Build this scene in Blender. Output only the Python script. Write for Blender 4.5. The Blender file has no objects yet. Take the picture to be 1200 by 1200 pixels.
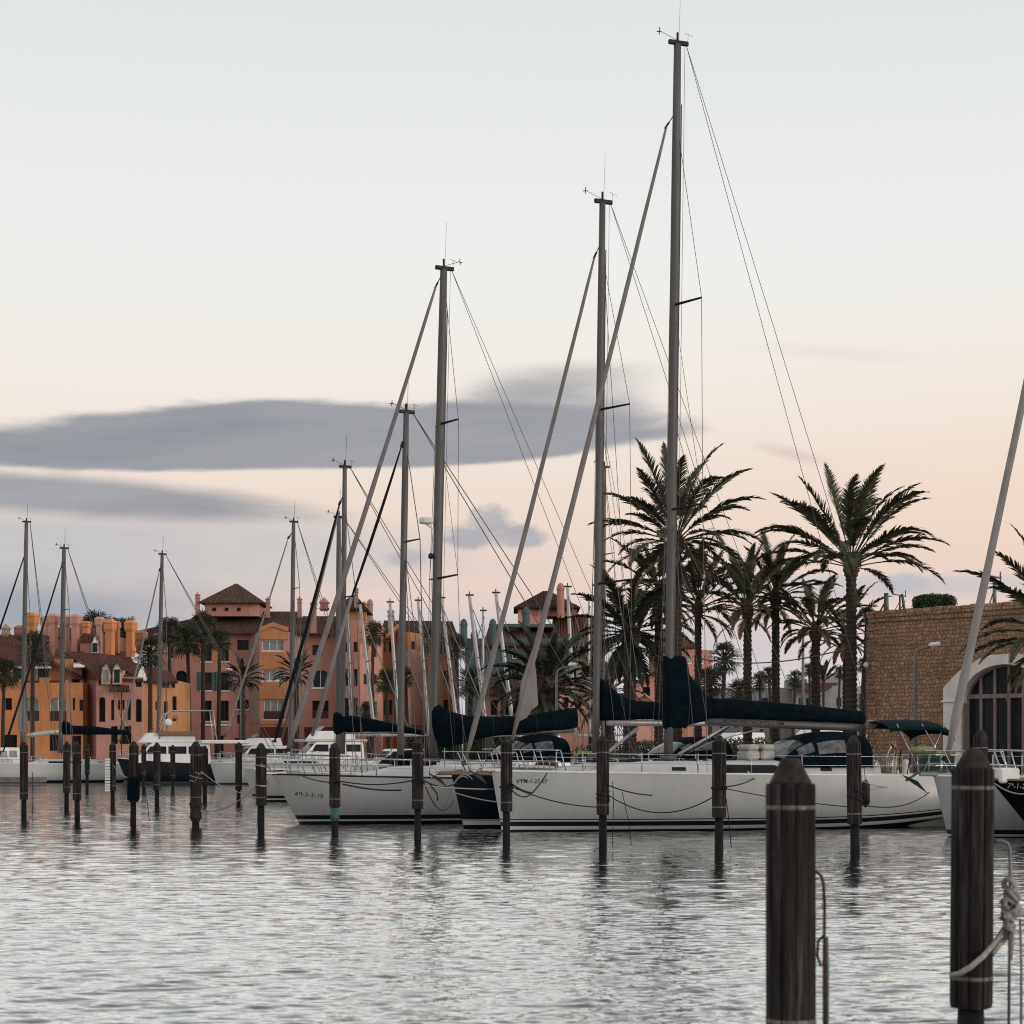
import bpy, math, random
import numpy as np
from mathutils import Vector, Matrix, noise
R = random.Random(7)
rad = math.radians
S = bpy.context.scene
COL = S.collection
F, CX, HY, CH = 2400.0, 600.0, 883.0, 2.3      # lens (px), principal column, horizon row, eye height
def P(px, py, Y): return Vector(((px-CX)*Y/F, Y, CH-(py-HY)*Y/F))
def PX(px, Y): return (px-CX)*Y/F
def PZ(py, Y): return CH-(py-HY)*Y/F
def lerp(a, b, t): return a+(b-a)*t
def sm(t): t = max(0, min(1, t)); return t*t*(3-2*t)

# ------------------------------------------------------------------ mesh builder
class MB:
    def __init__(s): s.v = []; s.f = []
    def add(s, vs, fs):
        n = len(s.v); s.v += [tuple(v) for v in vs]; s.f += [tuple(i+n for i in f) for f in fs]; return s
    def box(s, x0, x1, y0, y1, z0, z1, M=None):
        vs = [Vector((x, y, z)) for z in (z0, z1) for y in (y0, y1) for x in (x0, x1)]
        if M is not None: vs = [M @ v for v in vs]
        return s.add(vs, [(0,2,3,1),(4,5,7,6),(0,1,5,4),(2,6,7,3),(0,4,6,2),(1,3,7,5)])
    def bbox(s, x0, x1, y0, y1, z0, z1, b=.03, M=None):   # chamfered box
        vs = []
        for sz, z in ((-1, z0), (1, z1)):
            for sy, y in ((-1, y0), (1, y1)):
                for sx, x in ((-1, x0), (1, x1)):
                    vs += [(x-sx*b, y-sy*b, z), (x-sx*b, y, z-sz*b), (x, y-sy*b, z-sz*b)]
        vs = [Vector(v) for v in vs]
        if M is not None: vs = [M @ v for v in vs]
        i = lambda sx, sy, sz, k: ((sz*2+sy)*2+sx)*3+k
        fs = []
        fs.append((i(0,0,0,0), i(0,1,0,0), i(1,1,0,0), i(1,0,0,0))); fs.append((i(0,0,1,0), i(1,0,1,0), i(1,1,1,0), i(0,1,1,0)))
        fs.append((i(0,0,0,1), i(1,0,0,1), i(1,0,1,1), i(0,0,1,1))); fs.append((i(0,1,0,1), i(0,1,1,1), i(1,1,1,1), i(1,1,0,1)))
        fs.append((i(0,0,0,2), i(0,0,1,2), i(0,1,1,2), i(0,1,0,2))); fs.append((i(1,0,0,2), i(1,1,0,2), i(1,1,1,2), i(1,0,1,2)))
        for a in (0, 1):
            for c in (0, 1):
                fs.append((i(a,c,0,1), i(a,c,0,2), i(a,c,1,2), i(a,c,1,1)))
                fs.append((i(0,a,c,0), i(0,a,c,1), i(1,a,c,1), i(1,a,c,0)))
                fs.append((i(a,0,c,0), i(a,0,c,2), i(a,1,c,2), i(a,1,c,0)))
        for a in (0, 1):
            for c in (0, 1):
                for d in (0, 1): fs.append((i(a,c,d,0), i(a,c,d,1), i(a,c,d,2)))
        return s.add(vs, fs)
    def tube(s, pts, r, n=6, cap=True, flat=1.0):
        pts = [Vector(p) for p in pts]
        rs = r if isinstance(r, (list, tuple)) else [r]*len(pts)
        t0 = (pts[1]-pts[0]).normalized()
        up = Vector((0, 1, 0)) if abs(t0.y) < .9 else Vector((1, 0, 0))
        u = (up - t0*up.dot(t0)).normalized()
        vs = []
        for k, p in enumerate(pts):
            t = (pts[min(k+1, len(pts)-1)]-pts[max(k-1, 0)]).normalized()
            u = (u - t*u.dot(t)).normalized(); w = t.cross(u)
            for j in range(n):
                a = 2*math.pi*j/n
                vs.append(p + (u*math.cos(a)*flat + w*math.sin(a))*rs[k])
        fs = [(k*n+j, k*n+(j+1) % n, (k+1)*n+(j+1) % n, (k+1)*n+j) for k in range(len(pts)-1) for j in range(n)]
        if cap: fs += [tuple(range(n))[::-1], tuple((len(pts)-1)*n+j for j in range(n))]
        return s.add(vs, fs)
    def lathe(s, prof, c=(0,0,0), n=16, rf=None, ph=0.0):
        c = Vector(c); vs = []
        for (r, z) in prof:
            for j in range(n):
                a = 2*math.pi*(j+ph)/n; q = r*(rf(a, z) if rf else 1)
                vs.append((c.x+q*math.cos(a), c.y+q*math.sin(a), c.z+z))
        m = len(prof)
        fs = [(k*n+j, k*n+(j+1) % n, (k+1)*n+(j+1) % n, (k+1)*n+j) for k in range(m-1) for j in range(n)]
        fs += [tuple(range(n))[::-1], tuple((m-1)*n+j for j in range(n))]
        return s.add(vs, fs)
    def prism(s, poly, y0, y1, M=None):          # polygon in x,z extruded along y
        n = len(poly); vs = [Vector((x, y, z)) for y in (y0, y1) for x, z in poly]
        if M is not None: vs = [M @ v for v in vs]
        return s.add(vs, [tuple(range(n)), tuple(range(n, 2*n))[::-1]]+[(i, i+n, (i+1) % n+n, (i+1) % n) for i in range(n)])
    def slab(s, poly3, th):                       # polygon of 3D points thickened downward
        n = len(poly3); vs = [Vector(p) for p in poly3]; vs += [p-Vector((0, 0, th)) for p in vs]
        return s.add(vs, [tuple(range(n)), tuple(range(n, 2*n))[::-1]]+[(i, i+n, (i+1) % n+n, (i+1) % n) for i in range(n)])
    def grid(s, rows, closed=False):              # rows of equal length -> quads
        n = len(rows[0]); vs = [p for r_ in rows for p in r_]; fs = []
        for i in range(len(rows)-1):
            for j in range(n if closed else n-1):
                fs.append((i*n+j, i*n+(j+1) % n, (i+1)*n+(j+1) % n, (i+1)*n+j))
        return s.add(vs, fs)
    def build(s, name, mat, parent=None, smooth=False):
        me = bpy.data.meshes.new(name); me.from_pydata(s.v, [], s.f)
        me.materials.append(mat); me.update()
        if smooth: me.shade_smooth()
        o = bpy.data.objects.new(name, me); COL.objects.link(o)
        if parent is not None: o.parent = parent
        return o

def tag(o, label, cat, group=None, kind=None):
    if label: o['label'] = label
    if cat: o['category'] = cat
    if group: o['group'] = group
    if kind: o['kind'] = kind
    return o
def empty(name, loc, rz=0, label=None, cat=None, group=None):
    o = bpy.data.objects.new(name, None); COL.objects.link(o); o.empty_display_size = .3
    o.location = loc; o.rotation_euler = (0, 0, rz)
    return tag(o, label, cat, group)
def copy_tree(o, parent=None):
    kids = list(o.children); c = o.copy(); COL.objects.link(c); c.parent = parent
    for k in kids: copy_tree(k, c)
    return c

# ------------------------------------------------------------------ materials
def newmat(name):
    m = bpy.data.materials.new(name); m.use_nodes = True; nt = m.node_tree
    return m, nt, nt.nodes, nt.links, nt.nodes['Principled BSDF']
def mathn(nt, op, a, b=None, c=None, clamp=False):
    n = nt.nodes.new('ShaderNodeMath'); n.operation = op; n.use_clamp = clamp
    for i, x in enumerate((a, b, c)):
        if x is None: continue
        if isinstance(x, (int, float)): n.inputs[i].default_value = x
        else: nt.links.new(x, n.inputs[i])
    return n.outputs[0]
def ramp(nt, fac, stops, interp='LINEAR'):
    n = nt.nodes.new('ShaderNodeValToRGB'); n.color_ramp.interpolation = interp
    e = n.color_ramp.elements
    while len(e) < len(stops): e.new(.5)
    for el, (p, c) in zip(e, stops): el.position = p; el.color = (*c[:3], 1)
    nt.links.new(fac, n.inputs[0]); return n.outputs[0]
def coords(nt, scale=(1, 1, 1), kind='Object'):
    t = nt.nodes.new('ShaderNodeTexCoord'); m = nt.nodes.new('ShaderNodeMapping')
    m.inputs['Scale'].default_value = scale
    nt.links.new(t.outputs[kind], m.inputs[0]); return m.outputs[0]
def noisen(nt, vec, scale, detail=4, rough=.55, dist=0):
    n = nt.nodes.new('ShaderNodeTexNoise'); n.inputs['Scale'].default_value = scale
    n.inputs['Detail'].default_value = detail; n.inputs['Roughness'].default_value = rough; n.inputs['Distortion'].default_value = dist
    nt.links.new(vec, n.inputs['Vector']); return n.outputs[0]
def mixc(nt, fac, a, b, mode='MIX'):
    n = nt.nodes.new('ShaderNodeMix'); n.data_type = 'RGBA'; n.blend_type = mode
    for k, x in ((0, fac), (6, a), (7, b)):
        if isinstance(x, (int, float)): n.inputs[k].default_value = x
        elif isinstance(x, tuple): n.inputs[k].default_value = (*x[:3], 1)
        else: nt.links.new(x, n.inputs[k])
    return n.outputs[2]
def bump(nt, b, h, strength=.4, dist=.02):
    n = nt.nodes.new('ShaderNodeBump'); n.inputs['Strength'].default_value = strength; n.inputs['Distance'].default_value = dist
    nt.links.new(h, n.inputs['Height']); nt.links.new(n.outputs[0], b.inputs['Normal'])
MATS = {}
def plain(name, c, rough=.6, metal=0.0, var=.18, scale=3.0, bmp=0.0, bscale=30, stretch=(1, 1, 1), spec=.22, coat=0):
    """slightly mottled procedural material"""
    if name in MATS: return MATS[name]
    m, nt, N, L, b = newmat(name)
    co = coords(nt, stretch)
    n = noisen(nt, co, scale, 5, .6)
    dark = tuple(x*(1-var) for x in c); lite = tuple(min(1, x*(1+var)) for x in c)
    L.new(ramp(nt, n, [(.3, dark), (.7, lite)]), b.inputs['Base Color'])
    b.inputs['Roughness'].default_value = rough; b.inputs['Metallic'].default_value = metal
    b.inputs['Specular IOR Level'].default_value = spec; b.inputs['Coat Weight'].default_value = coat
    if bmp: bump(nt, b, noisen(nt, co, bscale, 3), bmp, .01)
    MATS[name] = m; return m

def hull_mat(name, base, bands, rough=.28, grime=.35, rise=(99, 0)):
    """bands: list of (z_top, colour) from the keel up; above the last one the base colour"""
    m, nt, N, L, b = newmat(name)
    t = N.new('ShaderNodeTexCoord'); sp = N.new('ShaderNodeSeparateXYZ'); L.new(t.outputs['Object'], sp.inputs[0])
    nz = noisen(nt, coords(nt, (1.2, 1.2, .25)), 2.2, 6, .65)
    col = mixc(nt, mathn(nt, 'MULTIPLY', mathn(nt, 'SUBTRACT', nz, .35, clamp=True), grime*2, clamp=True), base, tuple(x*.72 for x in (base[0], base[1]*.97, base[2]*.9)))
    q = mathn(nt, 'MAXIMUM', mathn(nt, 'SUBTRACT', sp.outputs[0], rise[0]), 0.0)
    zz = mathn(nt, 'SUBTRACT', sp.outputs[2], mathn(nt, 'MULTIPLY', mathn(nt, 'MULTIPLY', q, q), rise[1]))   # the painted lines sweep up at the counter
    if base[0] > .1:      # scum line and run-off stains above the boot top
        dn = mathn(nt, 'MULTIPLY', mathn(nt, 'SUBTRACT', .75, zz, clamp=True), mathn(nt, 'MULTIPLY', mathn(nt, 'SUBTRACT', noisen(nt, coords(nt, (5, 5, .5)), 1.0, 5, .7), .36, clamp=True), 3.4), clamp=True)
        col = mixc(nt, dn, col, (base[0]*.5, base[1]*.45, base[2]*.36))
    for zt, c in reversed(bands):
        below = mathn(nt, 'LESS_THAN', zz, zt)
        col = mixc(nt, below, col, c)
    L.new(col, b.inputs['Base Color']); b.inputs['Roughness'].default_value = rough; b.inputs['Specular IOR Level'].default_value = .45 if base[0] > .1 else .12
    bump(nt, b, noisen(nt, coords(nt), 1.1, 2), .08, .05)
    return m

def stucco(name, c, dirt=.35):
    if name in MATS: return MATS[name]
    m, nt, N, L, b = newmat(name)
    co = coords(nt, (1, 1, 1)); n1 = noisen(nt, co, .35, 6, .6); n2 = noisen(nt, coords(nt, (1.6, 1.6, .18)), 1.3, 6, .7)
    c1 = ramp(nt, n1, [(.3, tuple(x*.82 for x in c)), (.7, tuple(min(1, x*1.12) for x in c))])
    L.new(mixc(nt, mathn(nt, 'MULTIPLY', mathn(nt, 'SUBTRACT', n2, .42, clamp=True), dirt*4, clamp=True), c1, tuple(x*.6 for x in c)), b.inputs['Base Color'])
    b.inputs['Roughness'].default_value = .9; b.inputs['Specular IOR Level'].default_value = .15
    bump(nt, b, noisen(nt, co, 9, 4), .3, .03)
    MATS[name] = m; return m

def tiles(name, c, c2):
    if name in MATS: return MATS[name]
    m, nt, N, L, b = newmat(name)
    co = coords(nt)
    w = N.new('ShaderNodeTexWave'); w.wave_type = 'BANDS'; w.bands_direction = 'X'; w.inputs['Scale'].default_value = .95
    w.inputs['Distortion'].default_value = .6; w.inputs['Detail'].default_value = 1; L.new(co, w.inputs[0])
    n = noisen(nt, coords(nt, (3.2, .9, .9)), 1.6, 4, .75); n2 = noisen(nt, co, .25, 3)
    col = ramp(nt, n, [(.32, c), (.52, tuple(lerp(a, d, .4) for a, d in zip(c, c2))), (.68, c2)])
    col = mixc(nt, mathn(nt, 'MULTIPLY', n2, .5), col, tuple(x*.5 for x in c))
    col = mixc(nt, mathn(nt, 'MULTIPLY', w.outputs[1], .55), tuple(x*.45 for x in c), col) if False else mixc(nt, mathn(nt, 'MULTIPLY', mathn(nt, 'SUBTRACT', 1, w.outputs[1]), .55), col, tuple(x*.3 for x in c))
    L.new(col, b.inputs['Base Color']); b.inputs['Roughness'].default_value = .92; b.inputs['Specular IOR Level'].default_value = .12
    bump(nt, b, w.outputs[1], .8, .12)
    MATS[name] = m; return m

def wood_pile(name):
    m, nt, N, L, b = newmat(name)
    co = coords(nt, (14, 14, .9)); n = noisen(nt, co, 1.0, 6, .7, .4); g = noisen(nt, coords(nt, (1, 1, .35)), 2.3, 4)
    fine = noisen(nt, coords(nt, (60, 60, 3)), 1.2, 4, .8)
    col = ramp(nt, n, [(.38, (.0025, .0023, .0025)), (.47, (.011, .0095, .0098)), (.55, (.027, .023, .0235)), (.66, (.10, .088, .086))])
    col = mixc(nt, mathn(nt, 'MULTIPLY', mathn(nt, 'SUBTRACT', g, .45, clamp=True), 2.2, clamp=True), col, (.05, .052, .045))
    col = mixc(nt, .3, col, ramp(nt, fine, [(.35, (.005, .0045, .0045)), (.65, (.07, .058, .054))]))
    L.new(col, b.inputs['Base Color']); b.inputs['Roughness'].default_value = .85; b.inputs['Specular IOR Level'].default_value = .12
    h = mathn(nt, 'ADD', n, mathn(nt, 'MULTIPLY', fine, .5)); bump(nt, b, h, .7, .012)
    return m

def glass_mat(name, c=(.02, .025, .03), rough=.08):
    m, nt, N, L, b = newmat(name)
    n = noisen(nt, coords(nt), .8, 3)
    L.new(ramp(nt, n, [(.35, c), (.65, tuple(x*1.6 for x in c))]), b.inputs['Base Color'])
    b.inputs['Roughness'].default_value = rough; b.inputs['Specular IOR Level'].default_value = .12
    return m

def stone_wall(name):
    m, nt, N, L, b = newmat(name)
    t = N.new('ShaderNodeTexCoord'); sp = N.new('ShaderNodeSeparateXYZ'); L.new(t.outputs['Object'], sp.inputs[0])
    wob = noisen(nt, coords(nt), 1.6, 3)
    u = mathn(nt, 'MULTIPLY', sp.outputs[0], 1.1); u = mathn(nt, 'ADD', u, mathn(nt, 'MULTIPLY', wob, .42))
    v = mathn(nt, 'ADD', sp.outputs[2], mathn(nt, 'MULTIPLY', noisen(nt, coords(nt, (1, 1, 1)), 2.6, 4), .30))
    cb = N.new('ShaderNodeCombineXYZ'); L.new(u, cb.inputs[0]); L.new(v, cb.inputs[1])
    br = N.new('ShaderNodeTexBrick'); L.new(cb.outputs[0], br.inputs[0])
    br.inputs['Scale'].default_value = 1.0; br.inputs['Brick Width'].default_value = .235; br.inputs['Row Height'].default_value = .165
    br.inputs['Mortar Size'].default_value = .018; br.inputs['Mortar Smooth'].default_value = .6; br.inputs['Bias'].default_value = -.2
    br.inputs['Color1'].default_value = (.34, .22, .155, 1); br.inputs['Color2'].default_value = (.52, .37, .265, 1); br.inputs['Mortar'].default_value = (.25, .17, .125, 1)
    br.offset = .5; br.squash = .8; br.squash_frequency = 3
    fine = noisen(nt, coords(nt), 7, 6, .75); big = noisen(nt, coords(nt), .35, 4)
    col = mixc(nt, .75, br.outputs[0], ramp(nt, fine, [(.25, (.35, .33, .3)), (.75, (1.35, 1.25, 1.15))]), 'MULTIPLY')
    col = mixc(nt, .6, col, ramp(nt, big, [(.3, (.65, .62, .62)), (.7, (1.2, 1.15, 1.1))]), 'MULTIPLY')
    L.new(col, b.inputs['Base Color']); b.inputs['Roughness'].default_value = .95; b.inputs['Specular IOR Level'].default_value = .1
    h = mathn(nt, 'SUBTRACT', mathn(nt, 'MULTIPLY', fine, .6), br.outputs[1]); bump(nt, b, h, .9, .05)
    return m

def leaf_mat(name, a, b_):
    m, nt, N, L, b = newmat(name)
    n = noisen(nt, coords(nt), 2.5, 3, .6)
    L.new(ramp(nt, n, [(.35, a), (.65, b_)]), b.inputs['Base Color']); b.inputs['Roughness'].default_value = .55
    b.inputs['Specular IOR Level'].default_value = .3
    return m

def bark_mat(name, c=(.035, .026, .02)):
    m, nt, N, L, b = newmat(name)
    n = noisen(nt, coords(nt, (4, 4, 7)), 1.5, 6, .75)
    L.new(ramp(nt, n, [(.3, tuple(x*.35 for x in c)), (.7, tuple(x*1.9 for x in c))]), b.inputs['Base Color']); b.inputs['Roughness'].default_value = .95
    bump(nt, b, n, .9, .05)
    return m

M_WOOD = wood_pile('weathered_pile_timber')
M_CAP = plain('pile_cap_timber', (.028, .023, .022), .9, var=.5, scale=12, bmp=.6, bscale=40)
M_PIPE = plain('pile_steel_core', (.006, .007, .008), .75, var=.9, scale=16, bmp=.8, bscale=25)
M_PAINTP = plain('faded_turquoise_paint', (.065, .125, .12), .8, var=.5, scale=9)
M_BAND = plain('galvanised_band', (.15, .135, .125), .6, .5, var=.5, scale=18)
M_RUST = plain('rusty_iron', (.07, .032, .026), .8, var=.5, scale=20)
M_ALU = plain('mast_aluminium', (.115, .108, .107), .55, .3, var=.12, scale=2, stretch=(3, 3, .2))
M_ALUL = plain('boom_aluminium', (.42, .40, .40), .45, .35, var=.12, scale=2)
M_BLACK = plain('black_fitting', (.012, .012, .014), .5, var=.2)
M_STEEL = plain('stainless_tube', (.45, .45, .46), .25, .9, var=.1)
M_WIRE = plain('rigging_wire', (.13, .12, .12), .5, .4, var=.1)
M_NAVY = plain('navy_canvas', (.0022, .0068, .011), .9, var=.5, scale=4, bmp=1.0, bscale=6, spec=.06)
M_TEALC = plain('teal_canvas', (.0025, .012, .016), .85, var=.3, scale=4, bmp=.4, bscale=14, spec=.1)
M_SAIL = plain('furled_sail_cloth', (.20, .18, .175), .85, var=.14, scale=5, bmp=.6, bscale=12, stretch=(1, 1, .4), spec=.1)
M_SAILD = plain('dark_furling_sleeve', (.010, .012, .016), .9, var=.3, scale=5, bmp=.4, spec=.1)
M_DECK = plain('gelcoat_deck', (.50, .51, .52), .5, var=.08, scale=1.5, bmp=.1)
M_TEAK = plain('teak_trim', (.20, .125, .08), .7, var=.3, scale=6, stretch=(.4, 6, 6))
M_VINYL = plain('clear_vinyl_window', (.10, .105, .11), .15, var=.8, scale=5, bmp=.8, bscale=5)
M_WIN = glass_mat('tinted_cabin_glass', (.012, .013, .016))
M_HWIN = glass_mat('house_window_glass', (.02, .026, .032), .12)
M_CURT = plain('window_with_pale_curtain', (.23, .24, .22), .5, var=.35, scale=2.2, stretch=(5, 5, .6))
M_ROPED = plain('dark_mooring_rope', (.02, .02, .022), .9, var=.3, scale=30)
M_ROPEL = plain('pale_mooring_rope', (.30, .28, .26), .9, var=.3, scale=30, bmp=.8, bscale=80)
M_WHITE = plain('white_paint', (.70, .69, .67), .5, var=.1, scale=3)
M_SHUT = plain('grey_green_shutter', (.07, .10, .10), .7, var=.2)
M_DARKIN = plain('unlit_interior', (.012, .011, .012), .9, var=.5, scale=2)
M_BROWN = plain('brown_timber_trim', (.07, .032, .026), .8, var=.3)
M_LGREY = plain('lamp_post_paint', (.16, .155, .15), .5, .3, var=.2)
M_TILE = tiles('clay_roof_tiles', (.07, .04, .034), (.26, .15, .12))
M_TILER = tiles('russet_roof_tiles', (.10, .043, .034), (.22, .10, .075))
def _cap(m):
    nt = m.node_tree; b = nt.nodes['Principled BSDF']; src = b.inputs['Base Color'].links[0].from_socket
    g = noisen(nt, coords(nt, (1, 1, .6)), 5, 4, .6); q = noisen(nt, coords(nt, (1, 1, .45)), 13, 3, .5)
    c = mixc(nt, mathn(nt, 'MULTIPLY', mathn(nt, 'SUBTRACT', g, .52, clamp=True), 9, clamp=True), src, (.040, .042, .030))
    nt.links.new(c, b.inputs['Base Color'])
_cap(M_CAP)
M_LEAF = leaf_mat('palm_leaflets', (.026, .028, .015), (.088, .088, .048))
M_LEAFD = leaf_mat('dark_palm_leaflets', (.016, .021, .013), (.058, .062, .036))
M_DRY = leaf_mat('dry_palm_leaflets', (.10, .062, .03), (.17, .11, .06))
M_BARK = bark_mat('palm_bark')
M_HEAD = bark_mat('palm_leaf_base_boss', (.065, .035, .024))
M_HEDGE = leaf_mat('hedge_leaf', (.015, .026, .012), (.05, .07, .03))
# ================================================================== camera, world, sun
cam = bpy.data.cameras.new('camera'); co = bpy.data.objects.new('camera', cam); COL.objects.link(co)
co.location = (0, 0, CH); co.rotation_euler = (rad(90), 0, 0)
cam.lens = 72; cam.sensor_width = 36; cam.shift_y = (HY-600)/1200; cam.clip_start = .5; cam.clip_end = 6000
cam.dof.use_dof = True; cam.dof.focus_distance = 62; cam.dof.aperture_fstop = 3.2
S.camera = co; S.cycles.filter_width = 1.05
S.view_settings.view_transform = 'Standard'; S.view_settings.look = 'None'; S.view_settings.exposure = .1; S.view_settings.gamma = 1
SUN_AZ, SUN_EL = rad(118), rad(9)
w = bpy.data.worlds.new('World'); S.world = w; w.use_nodes = True
nt = w.node_tree; N = nt.nodes; L = nt.links; bg = N['Background']
sky = N.new('ShaderNodeTexSky'); sky.sky_type = 'NISHITA'; sky.sun_disc = False
sky.sun_elevation = SUN_EL; sky.sun_rotation = SUN_AZ; sky.air_density = 1.2; sky.dust_density = 2.5
tc = N.new('ShaderNodeTexCoord'); sp = N.new('ShaderNodeSeparateXYZ'); L.new(tc.outputs['Generated'], sp.inputs[0])
A = lambda op, a, b=None, c=None, clamp=False: mathn(nt, op, a, b, c, clamp)
hyp = A('SQRT', A('ADD', A('MULTIPLY', sp.outputs[0], sp.outputs[0]), A('MULTIPLY', sp.outputs[1], sp.outputs[1])))
elev = A('DIVIDE', sp.outputs[2], A('MAXIMUM', hyp, .001))          # tangent of elevation
azim = A('ARCTAN2', sp.outputs[0], sp.outputs[1])                   # 0 towards +Y
def lin(r, g, b): return tuple(((c/255)/12.92 if c/255 <= .04045 else ((c/255+.055)/1.055)**2.4) for c in (r, g, b))
base = ramp(nt, A('DIVIDE', elev, .6, clamp=True), [
    (0.0, lin(194, 193, 200)), (.058, lin(208, 203, 208)), (.127, lin(226, 205, 196)), (.196, lin(234, 216, 203)),
    (.30, lin(238, 231, 223)), (.405, lin(234, 235, 232)), (.61, lin(221, 225, 225)), (1.0, lin(218, 220, 219))])
# colder and greyer low in the west (left), warmer to the right
side = A('MULTIPLY', A('ADD', azim, .05), -3.0, clamp=True)
low = A('SUBTRACT', 1, A('MULTIPLY', elev, 7.5, clamp=True), clamp=True)
base = mixc(nt, A('MULTIPLY', A('MULTIPLY', side, low), .75), base, lin(178, 178, 184))
warm = A('MULTIPLY', A('ADD', azim, -.02), 3.0, clamp=True)
base = mixc(nt, A('MULTIPLY', warm, A('MULTIPLY', A('SUBTRACT', 1, A('ABSOLUTE', A('MULTIPLY', A('SUBTRACT', elev, .11), 8)), clamp=True), .4)), base, lin(243, 208, 180))
# cloud layer in azimuth / elevation
cb = N.new('ShaderNodeCombineXYZ'); L.new(A('MULTIPLY', azim, 1.0), cb.inputs[0]); L.new(elev, cb.inputs[1])
def mapv(sx, sy, off=0):
    m = N.new('ShaderNodeMapping'); m.inputs['Scale'].default_value = (sx, sy, 1); m.inputs['Location'].default_value = (off, off*.7, 0)
    L.new(cb.outputs[0], m.inputs[0]); return m.outputs[0]
nA = noisen(nt, mapv(9, 40), 1.0, 6, .55, .3); nB = noisen(nt, mapv(45, 70, 3), 1.0, 8, .62); nD = A('ADD', A('MULTIPLY', nA, .72), A('MULTIPLY', noisen(nt, mapv(26, 120, 9), 1.0, 8, .62, .4), .28)); nC = noisen(nt, mapv(5, 32, 5), 1.0, 5, .6, .6)
def cloud(px, py, rx, ry, slope=0, soft=.35, nz=nA, amp=.9, flat=1.0):
    """soft-edged lens of cloud, centre and radii as seen from the jetty (radians x 2400)"""
    dx = A('SUBTRACT', azim, (px-CX)/F); dy = A('SUBTRACT', elev, (HY-py)/F); dy = A('ADD', dy, A('MULTIPLY', dx, slope))
    below = A('LESS_THAN', dy, 0.0); dy = A('MULTIPLY', dy, A('ADD', 1.0, A('MULTIPLY', below, flat-1)))
    q = A('SQRT', A('ADD', A('POWER', A('ABSOLUTE', A('DIVIDE', dx, rx/F)), 2.0), A('POWER', A('ABSOLUTE', A('DIVIDE', dy, ry/F)), 2.0)))
    q = A('ADD', q, A('MULTIPLY', A('SUBTRACT', nz, .5), amp))
    return A('DIVIDE', A('SUBTRACT', 1.0, q), soft, clamp=True)
def over(base, mask, colr, op=1.0): return mixc(nt, A('MULTIPLY', A('MULTIPLY', mask, mask), A('SUBTRACT', 3.0, A('MULTIPLY', mask, 2.0)) if op == 1 else A('MULTIPLY', A('SUBTRACT', 3.0, A('MULTIPLY', mask, 2.0)), op)), base, colr)
shade = ramp(nt, nC, [(.3, lin(143, 146, 153)), (.7, lin(167, 167, 172))])
shade2 = ramp(nt, nB, [(.3, lin(160, 162, 172)), (.7, lin(182, 179, 184))])
wispy = ramp(nt, nC, [(.35, lin(205, 200, 198)), (.65, lin(184, 184, 190))])
base = over(base, cloud(60, 650, 620, 70, 0, .7, nC, 1.1), wispy, .95)
base = over(base, cloud(-60, 720, 560, 60, 0, .8, nA, .6), lin(160, 166, 176), 1.0)
base = over(base, cloud(1010, 690, 330, 22, 0, .7, nC, .8), lin(190, 190, 198), .7)
base = over(base, cloud(560, 755, 560, 55, 0, .8, nC, .6), lin(188, 190, 200), .8)
base = over(base, cloud(370, 524, 480, 58, -.04, .2, nD, .75, 1.9), shade)
base = over(base, cloud(640, 488, 165, 52, 0, .5, nD, 1.0, 1.2), shade, .7)
base = over(base, cloud(655, 446, 150, 34, -.06, .9, nD, 1.1, 1.0), shade, .62)
base = over(base, cloud(80, 588, 350, 30, .04, .6, nD, .85), shade)
puff = A('MAXIMUM', A('MAXIMUM', cloud(574, 613, 34, 24, 0, .5, nB, 1.5, 1.2), cloud(604, 632, 44, 20, 0, .5, nB, 1.5, 1.3)), cloud(552, 632, 42, 20, 0, .6, nB, 1.5, 1.2))
base = over(base, puff, shade2, .9)
base = over(base, cloud(480, 655, 40, 16, 0, .8, nB, .9), shade2, .7)
base = over(base, cloud(1055, 688, 34, 16, 0, .6, nB, .9), lin(186, 186, 192), .8)
base = over(base, cloud(925, 535, 60, 12, .25, .9, nA, .6), lin(214, 196, 188), .7)
base = over(base, cloud(980, 420, 160, 14, .1, .9, nC, .9), lin(225, 216, 212), .5)
# the rest of the dome: high thin overcast, so that the harbour is lit softly
high = noisen(nt, tc.outputs['Generated'], 2.2, 5, .6)
base = mixc(nt, A('MULTIPLY', A('SUBTRACT', elev, .55, clamp=True), .6, clamp=True), base, ramp(nt, high, [(.35, lin(168, 172, 176)), (.65, lin(208, 208, 206))]))
skyc = N.new('ShaderNodeMix'); skyc.data_type = 'RGBA'; skyc.blend_type = 'MULTIPLY'
skyd = mixc(nt, 1.0, sky.outputs[0], (.10, .10, .10), 'MULTIPLY')   # Nishita at strength 0.1
final = mixc(nt, .95, skyd, base)
L.new(final, bg.inputs['Color']); bg.inputs['Strength'].default_value = 1.0
sun = bpy.data.lights.new('sun', 'SUN'); so = bpy.data.objects.new('sun', sun); COL.objects.link(so)
sun.energy = 1.05; sun.angle = rad(14); sun.color = (1.0, .89, .80)
d = Vector((math.sin(SUN_AZ)*math.cos(SUN_EL), math.cos(SUN_AZ)*math.cos(SUN_EL), math.sin(SUN_EL)))
so.rotation_euler = d.to_track_quat('Z', 'Y').to_euler(); so.location = (30, -30, 40)

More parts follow.
